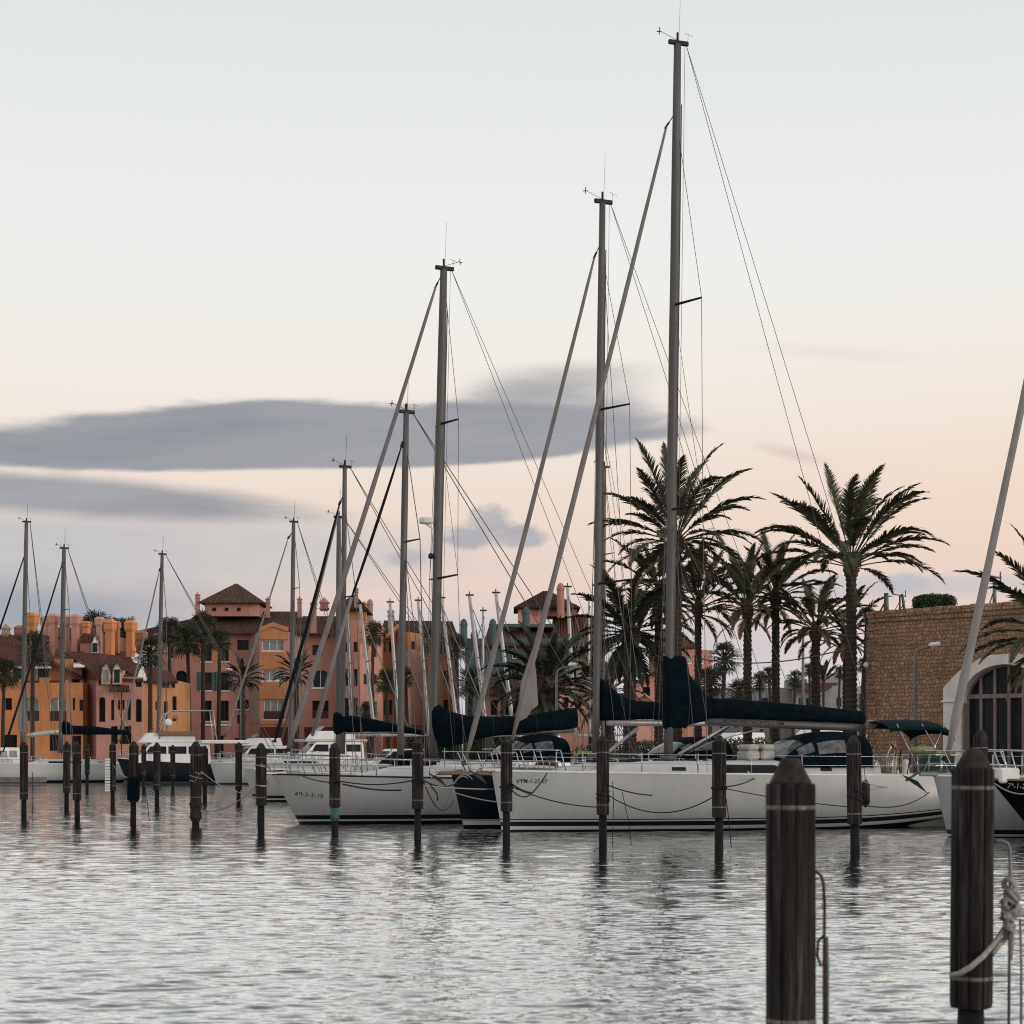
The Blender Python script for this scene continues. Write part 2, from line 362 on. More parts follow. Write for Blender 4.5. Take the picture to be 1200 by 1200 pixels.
# ================================================================== water: one sheet with real ripples
def water():
    rg = np.random.RandomState(3)
    Yd = [9.0]
    while Yd[-1] < 120: Yd.append(Yd[-1]*1.0022)
    Y = np.array([-60, -20, 0, 6]+Yd+[140, 170, 220, 300, 500, 900, 1800, 4000], float)
    ud = np.linspace(-.34, .34, 560); u = np.concatenate([[-6, -3, -1.5, -.8, -.5], ud, [.5, .8, 1.5, 3, 6]])
    YY, UU = np.meshgrid(Y, u, indexing='ij'); XX = UU*np.maximum(YY, 9)
    Z = np.zeros_like(XX); sp_ = np.maximum(YY*.0022, .02)
    for k in range(64):
        lam = .10*(14 ** (k/63.0)); th = rad(93)+rg.normal(0, .35 if lam < 1 else .5)
        kx, ky = math.cos(th)*2*math.pi/lam, math.sin(th)*2*math.pi/lam
        amp = .0092*lam**.95*(.95 if lam < .38 else .34 if lam < .8 else .16)
        att = np.clip(lam/(1.9*sp_)-1, 0, 1)
        mod = .65+.5*np.sin(XX*(.5+.4*rg.rand())+rg.rand()*6+YY*.23*rg.rand())
        Z += amp*att*mod*np.sin(kx*XX+ky*YY+rg.rand()*6.28+.7*np.sin(XX*.9+YY*.6+k))
    edge = np.clip((.34-np.abs(UU))/.02, 0, 1)*np.clip((YY-9)/1.5, 0, 1)*np.clip((120-YY)/10, 0, 1)
    Z *= edge
    n, m = XX.shape; vs = np.stack([XX, YY, Z], -1).reshape(-1, 3)
    idx = np.arange(n*m).reshape(n, m); q = np.stack([idx[:-1, :-1], idx[:-1, 1:], idx[1:, 1:], idx[1:, :-1]], -1).reshape(-1, 4)
    me = bpy.data.meshes.new('water'); me.vertices.add(len(vs)); me.vertices.foreach_set('co', vs.ravel())
    me.loops.add(q.size); me.loops.foreach_set('vertex_index', q.ravel()); me.polygons.add(len(q))
    me.polygons.foreach_set('loop_start', np.arange(0, q.size, 4)); me.polygons.foreach_set('loop_total', np.full(len(q), 4))
    me.update(); me.validate(); me.shade_smooth()
    m_ = bpy.data.materials.new('harbour_water'); m_.use_nodes = True; nt = m_.node_tree; N = nt.nodes; L = nt.links
    N.remove(N['Principled BSDF']); out = N['Material Output']
    co_ = coords(nt, (.75, 2.4, 1)); n1 = noisen(nt, co_, 5.0, 3, .5, .15); n2 = noisen(nt, co_, 1.5, 3, .5)
    bm = N.new('ShaderNodeBump'); bm.inputs['Strength'].default_value = 1.0; bm.inputs['Distance'].default_value = .0085
    L.new(mathn(nt, 'ADD', n1, mathn(nt, 'MULTIPLY', n2, 1.3)), bm.inputs['Height'])
    gl = N.new('ShaderNodeBsdfGlossy'); gl.inputs['Roughness'].default_value = .03; gl.inputs['Color'].default_value = (.96, .965, .96, 1)
    df = N.new('ShaderNodeBsdfDiffuse'); df.inputs['Color'].default_value = (.018, .030, .034, 1)
    fr = N.new('ShaderNodeFresnel'); fr.inputs['IOR'].default_value = 1.45
    L.new(bm.outputs[0], gl.inputs['Normal']); L.new(bm.outputs[0], fr.inputs['Normal'])
    mx = N.new('ShaderNodeMixShader'); mr = N.new('ShaderNodeMapRange'); mr.inputs['From Min'].default_value = .05; mr.inputs['From Max'].default_value = .34; mr.inputs['To Min'].default_value = .03; mr.inputs['To Max'].default_value = .98; L.new(fr.outputs[0], mr.inputs[0]); L.new(mr.outputs[0], mx.inputs[0]); L.new(df.outputs[0], mx.inputs[1]); L.new(gl.outputs[0], mx.inputs[2])
    L.new(mx.outputs[0], out.inputs[0])
    me.materials.append(m_)
    o = bpy.data.objects.new('water', me); COL.objects.link(o); o['kind'] = 'structure'
water()

# ================================================================== land
M_QUAY = plain('quay_paving', (.20, .17, .15), .9, var=.25, scale=.6, bmp=.3)
M_QW = plain('quay_wall_concrete', (.13, .115, .10), .9, var=.4, scale=1.2, bmp=.4)
def land(name, pts, z1, z0=-1.2):
    mb = MB(); n = len(pts); vs = [(x, y, z1) for x, y in pts]; mb.add(vs, [tuple(range(n))])
    o = mb.build(name, M_QUAY); o['kind'] = 'structure'
    mb = MB()
    for i in range(n):
        a, b = pts[i], pts[(i+1) % n]; mb.add([(a[0], a[1], z0), (b[0], b[1], z0), (b[0], b[1], z1-.004), (a[0], a[1], z1-.004)], [(0, 1, 2, 3)])
    o2 = mb.build('quay_wall', M_QW); o2['kind'] = 'structure'
land('near_quay', [(-1.5, 108), (3, 92), (9, 79.5), (20, 73), (90, 60), (160, 60), (160, 128), (-1.5, 128)], 1.0)
land('far_quay', [(-260, 197), (6, 197), (300, 197), (1500, 1200), (1500, 3800), (-1500, 3800), (-1500, 1200)], 1.0)
# ================================================================== sailing yachts
M_STRAP = plain('faded_canvas_strap', (.018, .026, .034), .9, var=.3)
def text_mesh(txt, size, spacing=1.05):
    cu = bpy.data.curves.new('lettering', 'FONT'); cu.body = txt; cu.size = size; cu.space_character = spacing; cu.offset = size*.012
    ob = bpy.data.objects.new('lettering', cu); COL.objects.link(ob)
    dg = bpy.context.evaluated_depsgraph_get(); me = bpy.data.meshes.new_from_object(ob.evaluated_get(dg))
    bpy.data.objects.remove(ob); bpy.data.curves.remove(cu)
    return me
class Boat:
    """local frame: +x from bow to stern, -y towards the jetty, z from the waterline; origin at the bow"""
    def __init__(s, name, bow, stern, label, cat='sailing yacht', group=None):
        s.X0, s.Y0 = PX(bow[0], bow[1]), bow[1]; X1, Y1 = PX(stern[0], stern[1]), stern[1]
        s.Ln = math.hypot(X1-s.X0, Y1-s.Y0); s.yaw = math.atan2(Y1-s.Y0, X1-s.X0); s.c, s.s = math.cos(s.yaw), math.sin(s.yaw)
        s.root = empty(name, (s.X0, s.Y0, 0), s.yaw, label, cat, group)
    def L(s, px, py, yl=0.0):
        a = (px-CX)/F; x = (a*s.Y0 - s.X0 + yl*s.s + a*yl*s.c)/(s.c - a*s.s); Y = s.Y0 + x*s.s + yl*s.c
        return Vector((x, yl, CH-(py-HY)*Y/F))
    def x(s, px, yl=0.0): return s.L(px, HY, yl).x
    def z(s, px, py, yl=0.0): return s.L(px, py, yl).z
    # ---- hull surface
    def setup(s, beam, fb_bow, fb_mid, fb_stern, rake=.35, stern_taper=.25, counter=.25, keel=-.5):
        s.B, s.fb, s.rake, s.tp, s.ct, s.kl = beam, (fb_bow, fb_mid, fb_stern), rake, stern_taper, counter, keel
    def sheer(s, t): a, m, b = s.fb; return a*(1-t)*(1-2*t) + m*4*t*(1-t) + b*t*(2*t-1)
    def half(s, t):
        t = max(0, min(1, t)); tm = .58
        if t < tm: return s.B/2*(1-(1-t/tm)**2.15)**.86
        return s.B/2*(1-s.tp*((t-tm)/(1-tm))**2)
    def keelz(s, t): return lerp(s.kl, s.ct, sm((t-.72)/.28)) if t > .72 else lerp(-.15, s.kl, sm(t/.12))
    def hp(s, t, q, side=-1, off=0.0):
        """point on the hull side: t along, q from keel (0) to sheer (1)"""
        zs, zk = s.sheer(t), s.keelz(t); z = lerp(zk, zs, q)
        e = lerp(2.2, 4.2, sm(t/.4)); y = s.half(t)*(1-(1-q)**e)**lerp(.95, .62, sm(t/.5))
        x = s.Ln*t + s.rake*(1-z/zs)*(1-t)**7 - s.ct*.4*(1-q)*sm((t-.85)/.15)
        return Vector((x, side*(y+off), z))
    def hxz(s, x, z, off=.006, side=-1):
        t = x/s.Ln
        for _ in range(4):
            q = (z-s.keelz(t))/(s.sheer(t)-s.keelz(t)); t += (x-s.hp(t, q).x)/s.Ln
        p = s.hp(t, q, side, off); return p
    def hull(s, mat, deck_mat=None, nst=44, nq=14, toe=None):
        ts = [(i/nst)**1.35 for i in range(nst+1)]
        rows = []
        for t in ts:
            r_ = [s.hp(t, 1-j/nq, -1) for j in range(nq+1)] + [s.hp(t, j/nq, 1) for j in range(1, nq+1)]
            rows.append(r_)
        mb = MB(); mb.grid(rows)
        n = len(rows[0]); mb.f.append(tuple(len(mb.v)-n+j for j in range(n)))          # transom
        h = mb.build('hull', mat, s.root, True)
        mb = MB(); rows = []
        for t in ts:
            w = s.half(t)-.03; z = s.sheer(t)-.03; x = s.hp(t, 1).x
            rows.append([Vector((x, w*k, z+.07*(1-k*k)*min(1, t*6))) for k in (-1, -.6, -.2, .2, .6, 1)])
        mb.grid(rows); mb.build('deck', deck_mat or M_DECK, s.root, True)
        mb = MB()
        for sd in (-1, 1): mb.tube([s.hp(t, 1, sd, -.02)+Vector((0, 0, .012)) for t in ts], .035, 5)
        mb.build('toe_rail', toe or M_WHITE, s.root, True)
    def roof(s, x0, x1, h, wf=.58, mat=None, nose=1.6, name='coachroof', hb=None):
        hb = h if hb is None else hb
        n = 16; rows = []
        for i in range(n+1):
            k = i/n; x = lerp(x0, x1, k); t = x/s.Ln; zb = s.sheer(t)-.04
            up = lerp(h, hb, k)*sm(min(1, (x-x0)/nose+.04)); w = s.half(t)*wf*lerp(.55, 1, sm(min(1, (x-x0)/(nose*1.6)+.1)))
            rows.append([Vector((x, yy*w, zb+zz*up)) for yy, zz in ((-1.05, 0), (-1, .55), (-.93, .85), (-.8, .97), (-.4, 1.05), (0, 1.08), (.4, 1.05), (.8, .97), (.93, .85), (1, .55), (1.05, 0))])
        mb = MB(); mb.grid(rows); m = len(rows[0]); mb.f.append(tuple(range(m))[::-1]); mb.f.append(tuple(n*m+j for j in range(m)))
        s.rf = (x0, x1, h, hb, wf, nose)
        return mb.build(name, mat or M_DECK, s.root, True)
    def roofside(s, x, k, off=.01):
        x0, x1, h, hb, wf, nose = s.rf; u = (x-x0)/(x1-x0); t = x/s.Ln
        w = s.half(t)*wf*lerp(.55, 1, sm(min(1, (x-x0)/(nose*1.6)+.1))); up = lerp(h, hb, u)*sm(min(1, (x-x0)/nose+.04))
        f = lerp(1.05, 1, k/.55) if k < .55 else lerp(1, .93, (k-.55)/.3)
        return Vector((x, -(w*f+off), s.sheer(t)-.04+k*up))
    def roofwin(s, xa, xb, ka=.25, kb=.72, slant=0.0, parent=None):
        mb = MB(); n = 6
        for sd in (-1, 1):
            lo = [s.roofside(lerp(xa, xb, i/n), ka) for i in range(n+1)]; hi = [s.roofside(lerp(xa+slant, xb-abs(slant), i/n), kb) for i in range(n+1)]
            if sd > 0: lo = [Vector((p.x, -p.y, p.z)) for p in lo]; hi = [Vector((p.x, -p.y, p.z)) for p in hi]
            km = .55; md = [s.roofside(lerp(xa+slant*.5, xb-abs(slant)*.5, i/n), km) for i in range(n+1)]
            if sd > 0: md = [Vector((p.x, -p.y, p.z)) for p in md]
            mb.grid([lo, md, hi] if ka < km < kb else [lo, hi])
            inn = [[Vector((p.x, p.y*(1-.03/abs(p.y)), p.z)) for p in r_] for r_ in (lo, hi)]
            mb.grid([lo, inn[0]]); mb.grid([hi, inn[1]])
        return mb.build('cabin_window', M_WIN, parent or s.root, False)
    # ---- rig
    def rig(s, base, top, r=.13, spread=(), boom=None, fore=None, furl=None, back=None, wire=.0105, mast_mat=None, span=1.15, detail=2, sweep=.3, chain=None, splen=None):
        b = s.L(*base); tp = s.L(*top); tp.y = 0
        z0 = b.z-.15; mx = lambda z: lerp(b.x, tp.x, (z-z0)/(tp.z-z0))
        s.mx = mx; s.mtop = tp
        rs = []; pts = []
        for i in range(13):
            k = i/12; pts.append(Vector((lerp(b.x, tp.x, k), 0, lerp(z0, tp.z, k)))); rs.append(r*(1 if k < .8 else lerp(1, .82, (k-.8)/.2)))
        mb = MB(); mb.tube(pts, rs, 10, flat=.72)
        if detail > 1:
            mb.box(b.x-.2, b.x+.2, -.18, .18, z0, z0+.14)
            mb.tube([p+Vector((r+.02, 0, 0)) for p in pts[1:-1]], .018, 4)
        m = mb.build('mast', mast_mat or M_ALU, s.root, True)
        # masthead
        mb = MB(); mb.bbox(tp.x-.16-r, tp.x+.28+r*.6, -.05, .05, tp.z-.02, tp.z+.12, .02); mb.tube([tp+Vector((0, 0, .1)), tp+Vector((0, 0, .36))], .035 if detail > 1 else .05, 6)
        mb.build('masthead_crane', M_BLACK, m)
        if detail:
            mb = MB(); sgn = -1 if detail != 3 else 1
            q = wire*(.9 if detail > 1 else .6)
            mb.tube([tp+Vector((0, 0, .12)), tp+Vector((sgn*.62, 0, .34))], q*.8, 4); mb.tube([tp+Vector((sgn*.62, -.0, .22)), tp+Vector((sgn*.60, 0, .44))], q*1.5, 4)
            mb.tube([tp+Vector((sgn*.70, 0, .30)), tp+Vector((sgn*.54, 0, .33))], q*1.5, 4)
            mb.tube([tp+Vector((.35, 0, .1)), tp+Vector((.36, 0, .36))], q*.6, 4); mb.tube([tp+Vector((.24, 0, .38)), tp+Vector((.52, 0, .30))], q*.6, 4)
            mb.build('wind_vane', M_BLACK, m)
            mb = MB(); mb.tube([tp+Vector((.05, 0, .1)), tp+Vector((.1, 0, 1.6))], wire*.5, 4); mb.build('whip_aerial', M_WIRE, m)
        # spreaders
        tips = []
        for i, (spx, spy) in enumerate(spread):
            z = s.z(spx, spy); x = mx(z); w = (splen[i] if splen else span*(.8+.2*i)); tt = []
            mb = MB()
            for sd in (-1, 1):
                e = Vector((x+sweep, sd*w, z+.06)); mb.tube([Vector((x, sd*.05, z)), e], [.045, .03], 6); tt.append(e)
            mb.build('spreader', M_BLACK if detail > 1 else M_ALU, m); tips.append(tt)
        # standing rigging
        mb = MB(); t_ch = (b.x+.45)/s.Ln
        for k, sd in enumerate((-1, 1)):
            cp = s.hp(t_ch, 1, sd, -.12)
            path = [cp]+[tt[k] for tt in reversed(tips)]+[Vector((tp.x, 0, tp.z-.15 if not fore or fore[1] < top[1]+25 else s.L(*fore).z+.05))]
            mb.tube(path, wire, 4)
            if tips:
                mb.tube([cp+Vector((-.3, 0, 0)), Vector((mx(tips[-1][k].z), 0, tips[-1][k].z-.1))], wire*.8, 4)
                mb.tube([cp+Vector((.3, 0, 0)), Vector((mx(tips[-1][k].z), 0, tips[-1][k].z-.1))], wire*.8, 4)
                if len(tips) > 1: mb.tube([tips[-1][k], Vector((mx(tips[0][k].z), 0, tips[0][k].z-.1))], wire*.8, 4)
        if detail > 1:  # halyards close to the mast
            mb.tube([Vector((mx(z0+1.2)+r+.1, -.04, z0+1.2)), tp+Vector((.25, 0, 0))], wire*.7, 4)
            mb.tube([Vector((mx(z0+1.2)-r-.06, .04, z0+1.2)), Vector((mx(tp.z-2.5)-r*.7, .04, tp.z-2.5))], wire*.6, 4)
        mb.build('shrouds', M_WIRE, s.root)
        # backstay (split towards the quarters)
        if back:
            e = s.L(*back); mb = MB()
            for sd in (-1, 1): mb.tube([tp+Vector((.3, 0, 0)), Vector((e.x, sd*.8, e.z))], wire, 4)
            mb.build('backstay', M_WIRE, s.root)
        if fore:   # fore = (px, py) of the upper end of the stay, furl = (px, py, radius, mat)
            a = s.L(*fore); e = s.L(furl[0], furl[1]); a.y = e.y = 0; n = 18; pts = []; rs = []
            for i in range(n+1):
                k = i/n; p = e.lerp(a, k); pts.append(p+Vector((.0, R.uniform(-.01, .01), -.14*math.sin(math.pi*k)))); rs.append(furl[2]*(1.15*(1-k)**.45*.62+.42)*R.uniform(.93, 1.07))
            rs[0] *= .5
            mb = MB(); mb.tube(pts, rs, 8); fs = mb.build('furled_genoa', furl[3], s.root, True)
            mb = MB(); mb.lathe([(.02, -.06), (furl[2]*1.25, -.05), (furl[2]*1.25, .05), (.02, .06)], e-Vector((0.02, 0, .03)), 12); mb.build('furling_drum', M_BLACK, fs, False)
            mb = MB(); d_ = (Vector((mx(a.z), 0, a.z+.5))-a); mb.tube([a, a+d_*1.0], wire*1.6, 5); mb.tube([a-d_*.15, a+d_*.25], wire*3.2, 6); mb.build('halyard_swivel', M_BLACK, fs)
            s.furl = fs; s.fe = (e, a)
        return m
    def clew(s, pts, mat=None):
        """loose corner of the furled genoa, polygon in pixels on the centre plane"""
        n = 5; P3 = [s.L(x, y) for x, y in pts]
        mb = MB(); m = len(P3)
        vs = [p+Vector((0, -.05-.02*math.sin(i*2.1), 0)) for i, p in enumerate(P3)]+[p+Vector((0, .05, 0)) for p in P3]
        mb.add(vs, [tuple(range(m)), tuple(range(m, 2*m))[::-1]]+[(i, i+m, (i+1) % m+m, (i+1) % m) for i in range(m)])
        mb.build('sail_clew', mat or M_SAIL, s.furl)
    def boom(s, a, b, r=.1, mat=None, yl=0.0):
        mb = MB(); p, q = s.L(*a), s.L(*b); n = 6; mb.tube([p.lerp(q, i/n) for i in range(n+1)], r, 10, flat=1.0)
        return mb.build('boom', mat or M_ALUL, s.root, True)
    def cover(s, prof, mat=None, parent=None, name='sail_cover', wr=1.0):
        """prof: list of (px, top py, bottom py, half thickness)"""
        out = []
        for i in range(len(prof)-1):
            n = max(2, int(abs(prof[i+1][0]-prof[i][0])/6)+1)
            for j in range(n): k = j/n; out.append([lerp(a, b, k) for a, b in zip(prof[i], prof[i+1])])
        out.append(list(prof[-1])); rows = []
        for px, yt, yb, ht in out:
            T, B = s.L(px, yt), s.L(px, yb); c = (T+B)/2; hz = (T.z-B.z)/2; r_ = []
            for j in range(18):
                a = 2*math.pi*j/18; ca, sa = math.cos(a), math.sin(a)
                up = abs(sa)**.75*(1 if sa > 0 else -1); wd = abs(ca)**.8*(1 if ca > 0 else -1)*(1-.35*max(0, sa))
                k = noise.noise(Vector((c.x*2.4+s.X0, up*1.1, 3*wd)))*.11*wr+noise.noise(Vector((c.x*6, up*2.2, 9+wd)))*.045*wr
                r_.append(Vector((c.x, ht*wd*(1+k*2.2), c.z+hz*up*(1+k*.35))))
            rows.append(r_)
        mb = MB(); mb.grid(rows, True); mb.f.append(tuple(range(18))[::-1]); mb.f.append(tuple((len(rows)-1)*18+j for j in range(18)))
        o = mb.build(name, mat or M_NAVY, parent or s.root, True)
        if wr >= 1 and parent is None:
            for q in range(7, len(rows)-3, 9):
                c_ = sum(rows[q], Vector())/18; mb = MB(); mb.tube([c_+(p-c_)*1.02 for p in rows[q]]+[c_+(rows[q][0]-c_)*1.02], .016, 4, False); mb.build('tie_strap', M_STRAP, o)
        return o
    def rails(s, t0, t1, n, h=.62, r=.013, wires=(.58, .3), name='guard_rail'):
        mb = MB()
        for sd in (-1, 1):
            tops = []
            for i in range(n):
                t = lerp(t0, t1, i/(n-1)); p = s.hp(t, 1, sd, -.09); mb.tube([p, p+Vector((0, 0, h))], r*1.3, 6); tops.append(p)
            for hw in wires: mb.tube([p+Vector((0, 0, hw)) for p in tops], r*.55, 4)
        mb.build(name, M_STEEL, s.root, True)
    def pulpit(s, t1=.1, h=.65, r=.016, fwd=.25, legs=3):
        mb = MB(); bowp = s.hp(0, 1, 1); 
        for hh, ff in ((h, fwd), (h*.5, fwd*.5)):
            path = [s.hp(t1*(1-i/6), 1, -1, -.08)+Vector((-ff*(i/6)**2, 0, hh)) for i in range(6)]
            path += [Vector((bowp.x-ff, -.12, bowp.z+hh)), Vector((bowp.x-ff, .12, bowp.z+hh))]
            path += [Vector((p.x, -p.y, p.z)) for p in reversed(path[:6])]
            mb.tube(path, r, 6)
        for i in range(legs):
            t = t1*(1-i/max(1, legs-.4)); 
            for sd in (-1, 1):
                p = s.hp(t, 1, sd, -.08); k = (1-t/t1); mb.tube([p+Vector((.18, 0, 0)), p+Vector((-fwd*k*k, 0, h))], r, 6)
        mb.build('pulpit', M_STEEL, s.root, True)
    def pushpit(s, t0=.86, h=.65, r=.016):
        mb = MB()
        for hh in (h, h*.5):
            path = [s.hp(lerp(t0, 1, i/5), 1, -1, -.1)+Vector((0, 0, hh)) for i in range(6)]; path += [Vector((p.x, -p.y, p.z)) for p in reversed(path)]
            mb.tube(path, r, 6)
        for i in range(4):
            for sd in (-1, 1): p = s.hp(lerp(t0, 1, i/3), 1, sd, -.1); mb.tube([p, p+Vector((0, 0, h))], r, 6)
        mb.build('pushpit', M_STEEL, s.root, True)
    def hood(s, xa, xb, w, zb, h, mat=None, win=True, back_h=None):
        f = lambda u, v, off=0.0: Vector((lerp(xa, xb, u)+.0, -(w/2+off)*math.copysign(abs(math.cos(math.pi*v))**.75, math.cos(math.pi*v)), zb+(h+off)*(1-(1-min(1, u/.72))**2.2)**.6*(1-(.10 if u > .8 else 0)*(u-.8)/.2)*math.sin(math.pi*v)**.55))
        n, m = 14, 20; mb = MB(); mb.grid([[f(.02+.98*i/n, j/m) for j in range(m+1)] for i in range(n+1)])
        o = mb.build('sprayhood', mat or M_NAVY, s.root, True)
        if win:
            for (u0, u1, v0, v1) in ((.04, .26, .26, .74), (.16, .34, .09, .235), (.38, .7, .06, .2), (.16, .34, .765, .91), (.38, .7, .8, .94)):
                mb = MB(); mb.grid([[f(lerp(u0, u1, i/5), lerp(v0, v1, j/5), .012) for j in range(6)] for i in range(6)])
                mb.build('hood_window', M_VINYL, o, True)
        return o
    def bimini(s, xa, xb, w, zb, zt, mat=None, sag=.07):
        n, m = 10, 10; rows = []
        for i in range(n+1):
            k = i/n; rows.append([Vector((lerp(xa, xb, k), w/2*lerp(-1, 1, j/m), zt+sag*math.sin(math.pi*k)+.14*(1-(2*j/m-1)**2)-(.22*((k-.8)/.2)**2 if k > .8 else 0)-.10*(abs(2*j/m-1)**6))) for j in range(m+1)])
        mb = MB(); mb.grid(rows); mb.grid([[p-Vector((0, 0, .035)) for p in r_] for r_ in rows])
        for side in (0,): mb.grid([[r_[side] for r_ in rows], [r_[side]-Vector((0, 0, .1)) for r_ in rows]])
        mb.grid([rows[-1], [p-Vector((0, 0, .16)) for p in rows[-1]]])
        o = mb.build('bimini_top', mat or M_TEALC, s.root, True)
        for sd in (-1, 1):
            for (u, v) in ((.12, .5), (.85, .5), (.5, .95)): mb = MB(); mb.tube([Vector((lerp(xa, xb, v), sd*(w/2-.04), zb)), Vector((lerp(xa, xb, u), sd*(w/2-.03), zt+.05))], .016, 6); mb.build('frame_strut', M_STEEL, o, True)
    def wheel(s, x, y, z, r=.42):
        mb = MB(); pts = [Vector((x+.12*math.sin(a), y+r*math.cos(a), z+r*math.sin(a))) for a in [2*math.pi*i/24 for i in range(25)]]
        pts = [Vector((x+.1*math.sin(2*math.pi*i/24)+.55*r*math.cos(2*math.pi*i/24), y+.8*r*math.cos(2*math.pi*i/24), z+r*math.sin(2*math.pi*i/24))) for i in range(25)]
        mb.tube(pts, .018, 6, False)
        for i in range(6): mb.tube([Vector((x, y, z)), pts[i*4]], .01, 4)
        o = mb.build('steering_wheel', M_BLACK, s.root, True)
        mb = MB(); mb.lathe([(.16, -.75), (.12, -.3), (.10, .05), (.13, .12), (.05, .2)], (x-.12, y, z), 10); mb.build('steering_pedestal', M_WHITE, s.root, True)
    def anchor(s, mat=None, sc=1.0):
        b = s.hp(0, 1, 1); o = Vector((b.x-.02, 0, b.z+.03))
        mb = MB(); mb.bbox(o.x-.30*sc, o.x+.5, -.09, .09, o.z-.03, o.z+.07, .02); r_ = mb.build('bow_roller', M_STEEL, s.root)
        mb = MB(); mb.tube([o+Vector((.4, 0, .1)), o+Vector((-.35*sc, 0, .06)), o+Vector((-.62*sc, 0, -.12*sc))], .03*sc, 6)
        fl = [o+Vector((-.72*sc, 0, .02)), o+Vector((-.45*sc, -.24*sc, -.12*sc)), o+Vector((-.16*sc, 0, -.36*sc)), o+Vector((-.45*sc, .24*sc, -.12*sc))]
        c = [p+Vector((.05, 0, -.05)) for p in fl]; mb.add(fl+c, [(0, 1, 2, 3), (7, 6, 5, 4), (0, 4, 5, 1), (1, 5, 6, 2), (2, 6, 7, 3), (3, 7, 4, 0)])
        mb.build('anchor', mat or M_STEEL, s.root)
    def letters(s, txt, a, b, size, mat, zoff=0.0):
        """lettering laid on the near topside from pixel a; size in metres"""
        p = s.L(*a, -s.half(s.x(a[0])/s.Ln)*.9); q = s.L(*b, -s.half(s.x(b[0])/s.Ln)*.9)
        me = text_mesh(txt, size, 1.12); w = max(v.co.x for v in me.vertices); k = (q.x-p.x)/w
        for v in me.vertices:
            x = p.x+v.co.x*k; z = lerp(p.z, q.z, v.co.x/w)+v.co.y; v.co = s.hxz(x, z, .006)
        me.materials.clear(); me.materials.append(mat); o = bpy.data.objects.new('registration_lettering', me); COL.objects.link(o); o.parent = s.root
    def letters_flat(s, txt, a, b, size, mat, yl, parent, name):
        p, q = s.L(*a), s.L(*b); me = text_mesh(txt, size, 1.1); w = max(v.co.x for v in me.vertices); k = (q.x-p.x)/w
        for v in me.vertices:
            t = v.co.x/w; v.co = Vector((lerp(p.x, q.x, t), yl, lerp(p.z, q.z, t)+v.co.y))
        me.materials.clear(); me.materials.append(mat); o = bpy.data.objects.new(name, me); COL.objects.link(o); o.parent = parent
    def fender(s, px, y0, y1, mat, r=.13):
        x = s.x(px, -s.B/2); T = s.L(px, y0, -s.B/2); t = x/s.Ln; z1 = T.z; z0 = s.L(px, y1, -s.B/2).z; y = s.hxz(x, (z0+z1)/2, 0).y-r
        mb = MB(); mb.lathe([(.02, z1-z0+.06), (r*.6, z1-z0), (r, z1-z0-.1), (r, .1), (r*.6, 0), (.02, -.05)][::-1], (x, y, z0), 10); mb.tube([(x, y, z1), (x, y+.1, s.sheer(t)+.3)], .012, 4); mb.build('fender', mat, s.root, True)
    def strut(s, a, b, r, mat, name='vang_strut', y=0.0):
        mb = MB(); p, q = s.L(*a), s.L(*b); p.y += y; q.y += y; mb.tube([p, q], r, 8); mb.build(name, mat, s.root, True)
    def hatch(s, x0, x1, y0, y1):
        t = (x0+x1)/2/s.Ln
    def line(s, pts, r, mat, name):
        mb = MB(); mb.tube([s.L(*p) if len(p) == 2 else s.L(p[0], p[1], p[2]) for p in pts], r, 5); mb.build(name, mat, s.root, True)

BLK = (.006, .010, .014); GW = (.60, .58, .57)
H_WHITE = hull_mat('white_hull_dark_boot_stripes', (.41, .412, .415), [(.06, BLK), (.165, (.50, .5, .5)), (.30, BLK), (.345, (.42, .42, .42)), (.375, BLK)], rise=(9.6, .008))
H_WHITEC = hull_mat('white_hull_black_boot_top', (.37, .368, .368), [(.10, BLK), (.16, (.5, .48, .42)), (.30, BLK)])
H_NAVY = hull_mat('navy_hull_white_boot_stripe', (.0035, .008, .013), [(.10, BLK), (.22, (.45, .46, .46)), (.235, BLK), (.27, (.4, .41, .41))], .2)
H_NAVYG = hull_mat('black_hull_grey_boot_top', (.003, .005, .008), [(.28, (.055, .065, .065)), (.50, (.13, .145, .14))], .25)
H_PLAINW = hull_mat('plain_white_hull', (.50, .49, .485), [(.12, BLK), (.2, (.03, .05, .08))])
H_GREYB = hull_mat('white_hull_blue_stripe', (.38, .38, .385), [(.12, (.02, .03, .05))])
H_DARKM = hull_mat('dark_motor_yacht_hull', (.012, .016, .022), [(.14, (.10, .16, .15))])
M_TEXT = plain('black_lettering', (.012, .015, .02), .6, var=.05); M_TEXTW = plain('pale_lettering', (.34, .33, .32), .6, var=.05)

# ---- A: the big white yacht side-on in the centre
a = Boat('sailing_yacht', (576, 60), (1104, 65.8), 'large white sailing yacht with the tallest mast, dark boom cover and navy sprayhood')
a.setup(3.9, 1.78, 1.66, 1.60, rake=.33, stern_taper=.22, counter=.14)
a.hull(H_WHITE)
a.roof(a.x(655), a.x(1010), .34, .60, nose=2.6, hb=.52)
a.roofwin(a.x(818), a.x(855), .22, .78, .18); a.roofwin(a.x(858), a.x(902), .22, .78, -.5)
a.roofwin(a.x(770), a.x(785), .35, .62)
for q in (946, 977): a.roofwin(a.x(q-7), a.x(q+6), .35, .62)
a.rig((783, 885), (794, 52), .142, [(784, 357), (782, 597)], fore=(781, 148), furl=(600, 868, .088, M_SAIL), back=(1046, 885), span=1.25, sweep=.42)
a.clew([(611, 800), (624, 762), (628, 790), (630, 826), (622, 832), (617, 841), (606, 846)])
bm = a.boom((828, 845), (1012, 853), .13, M_ALU)
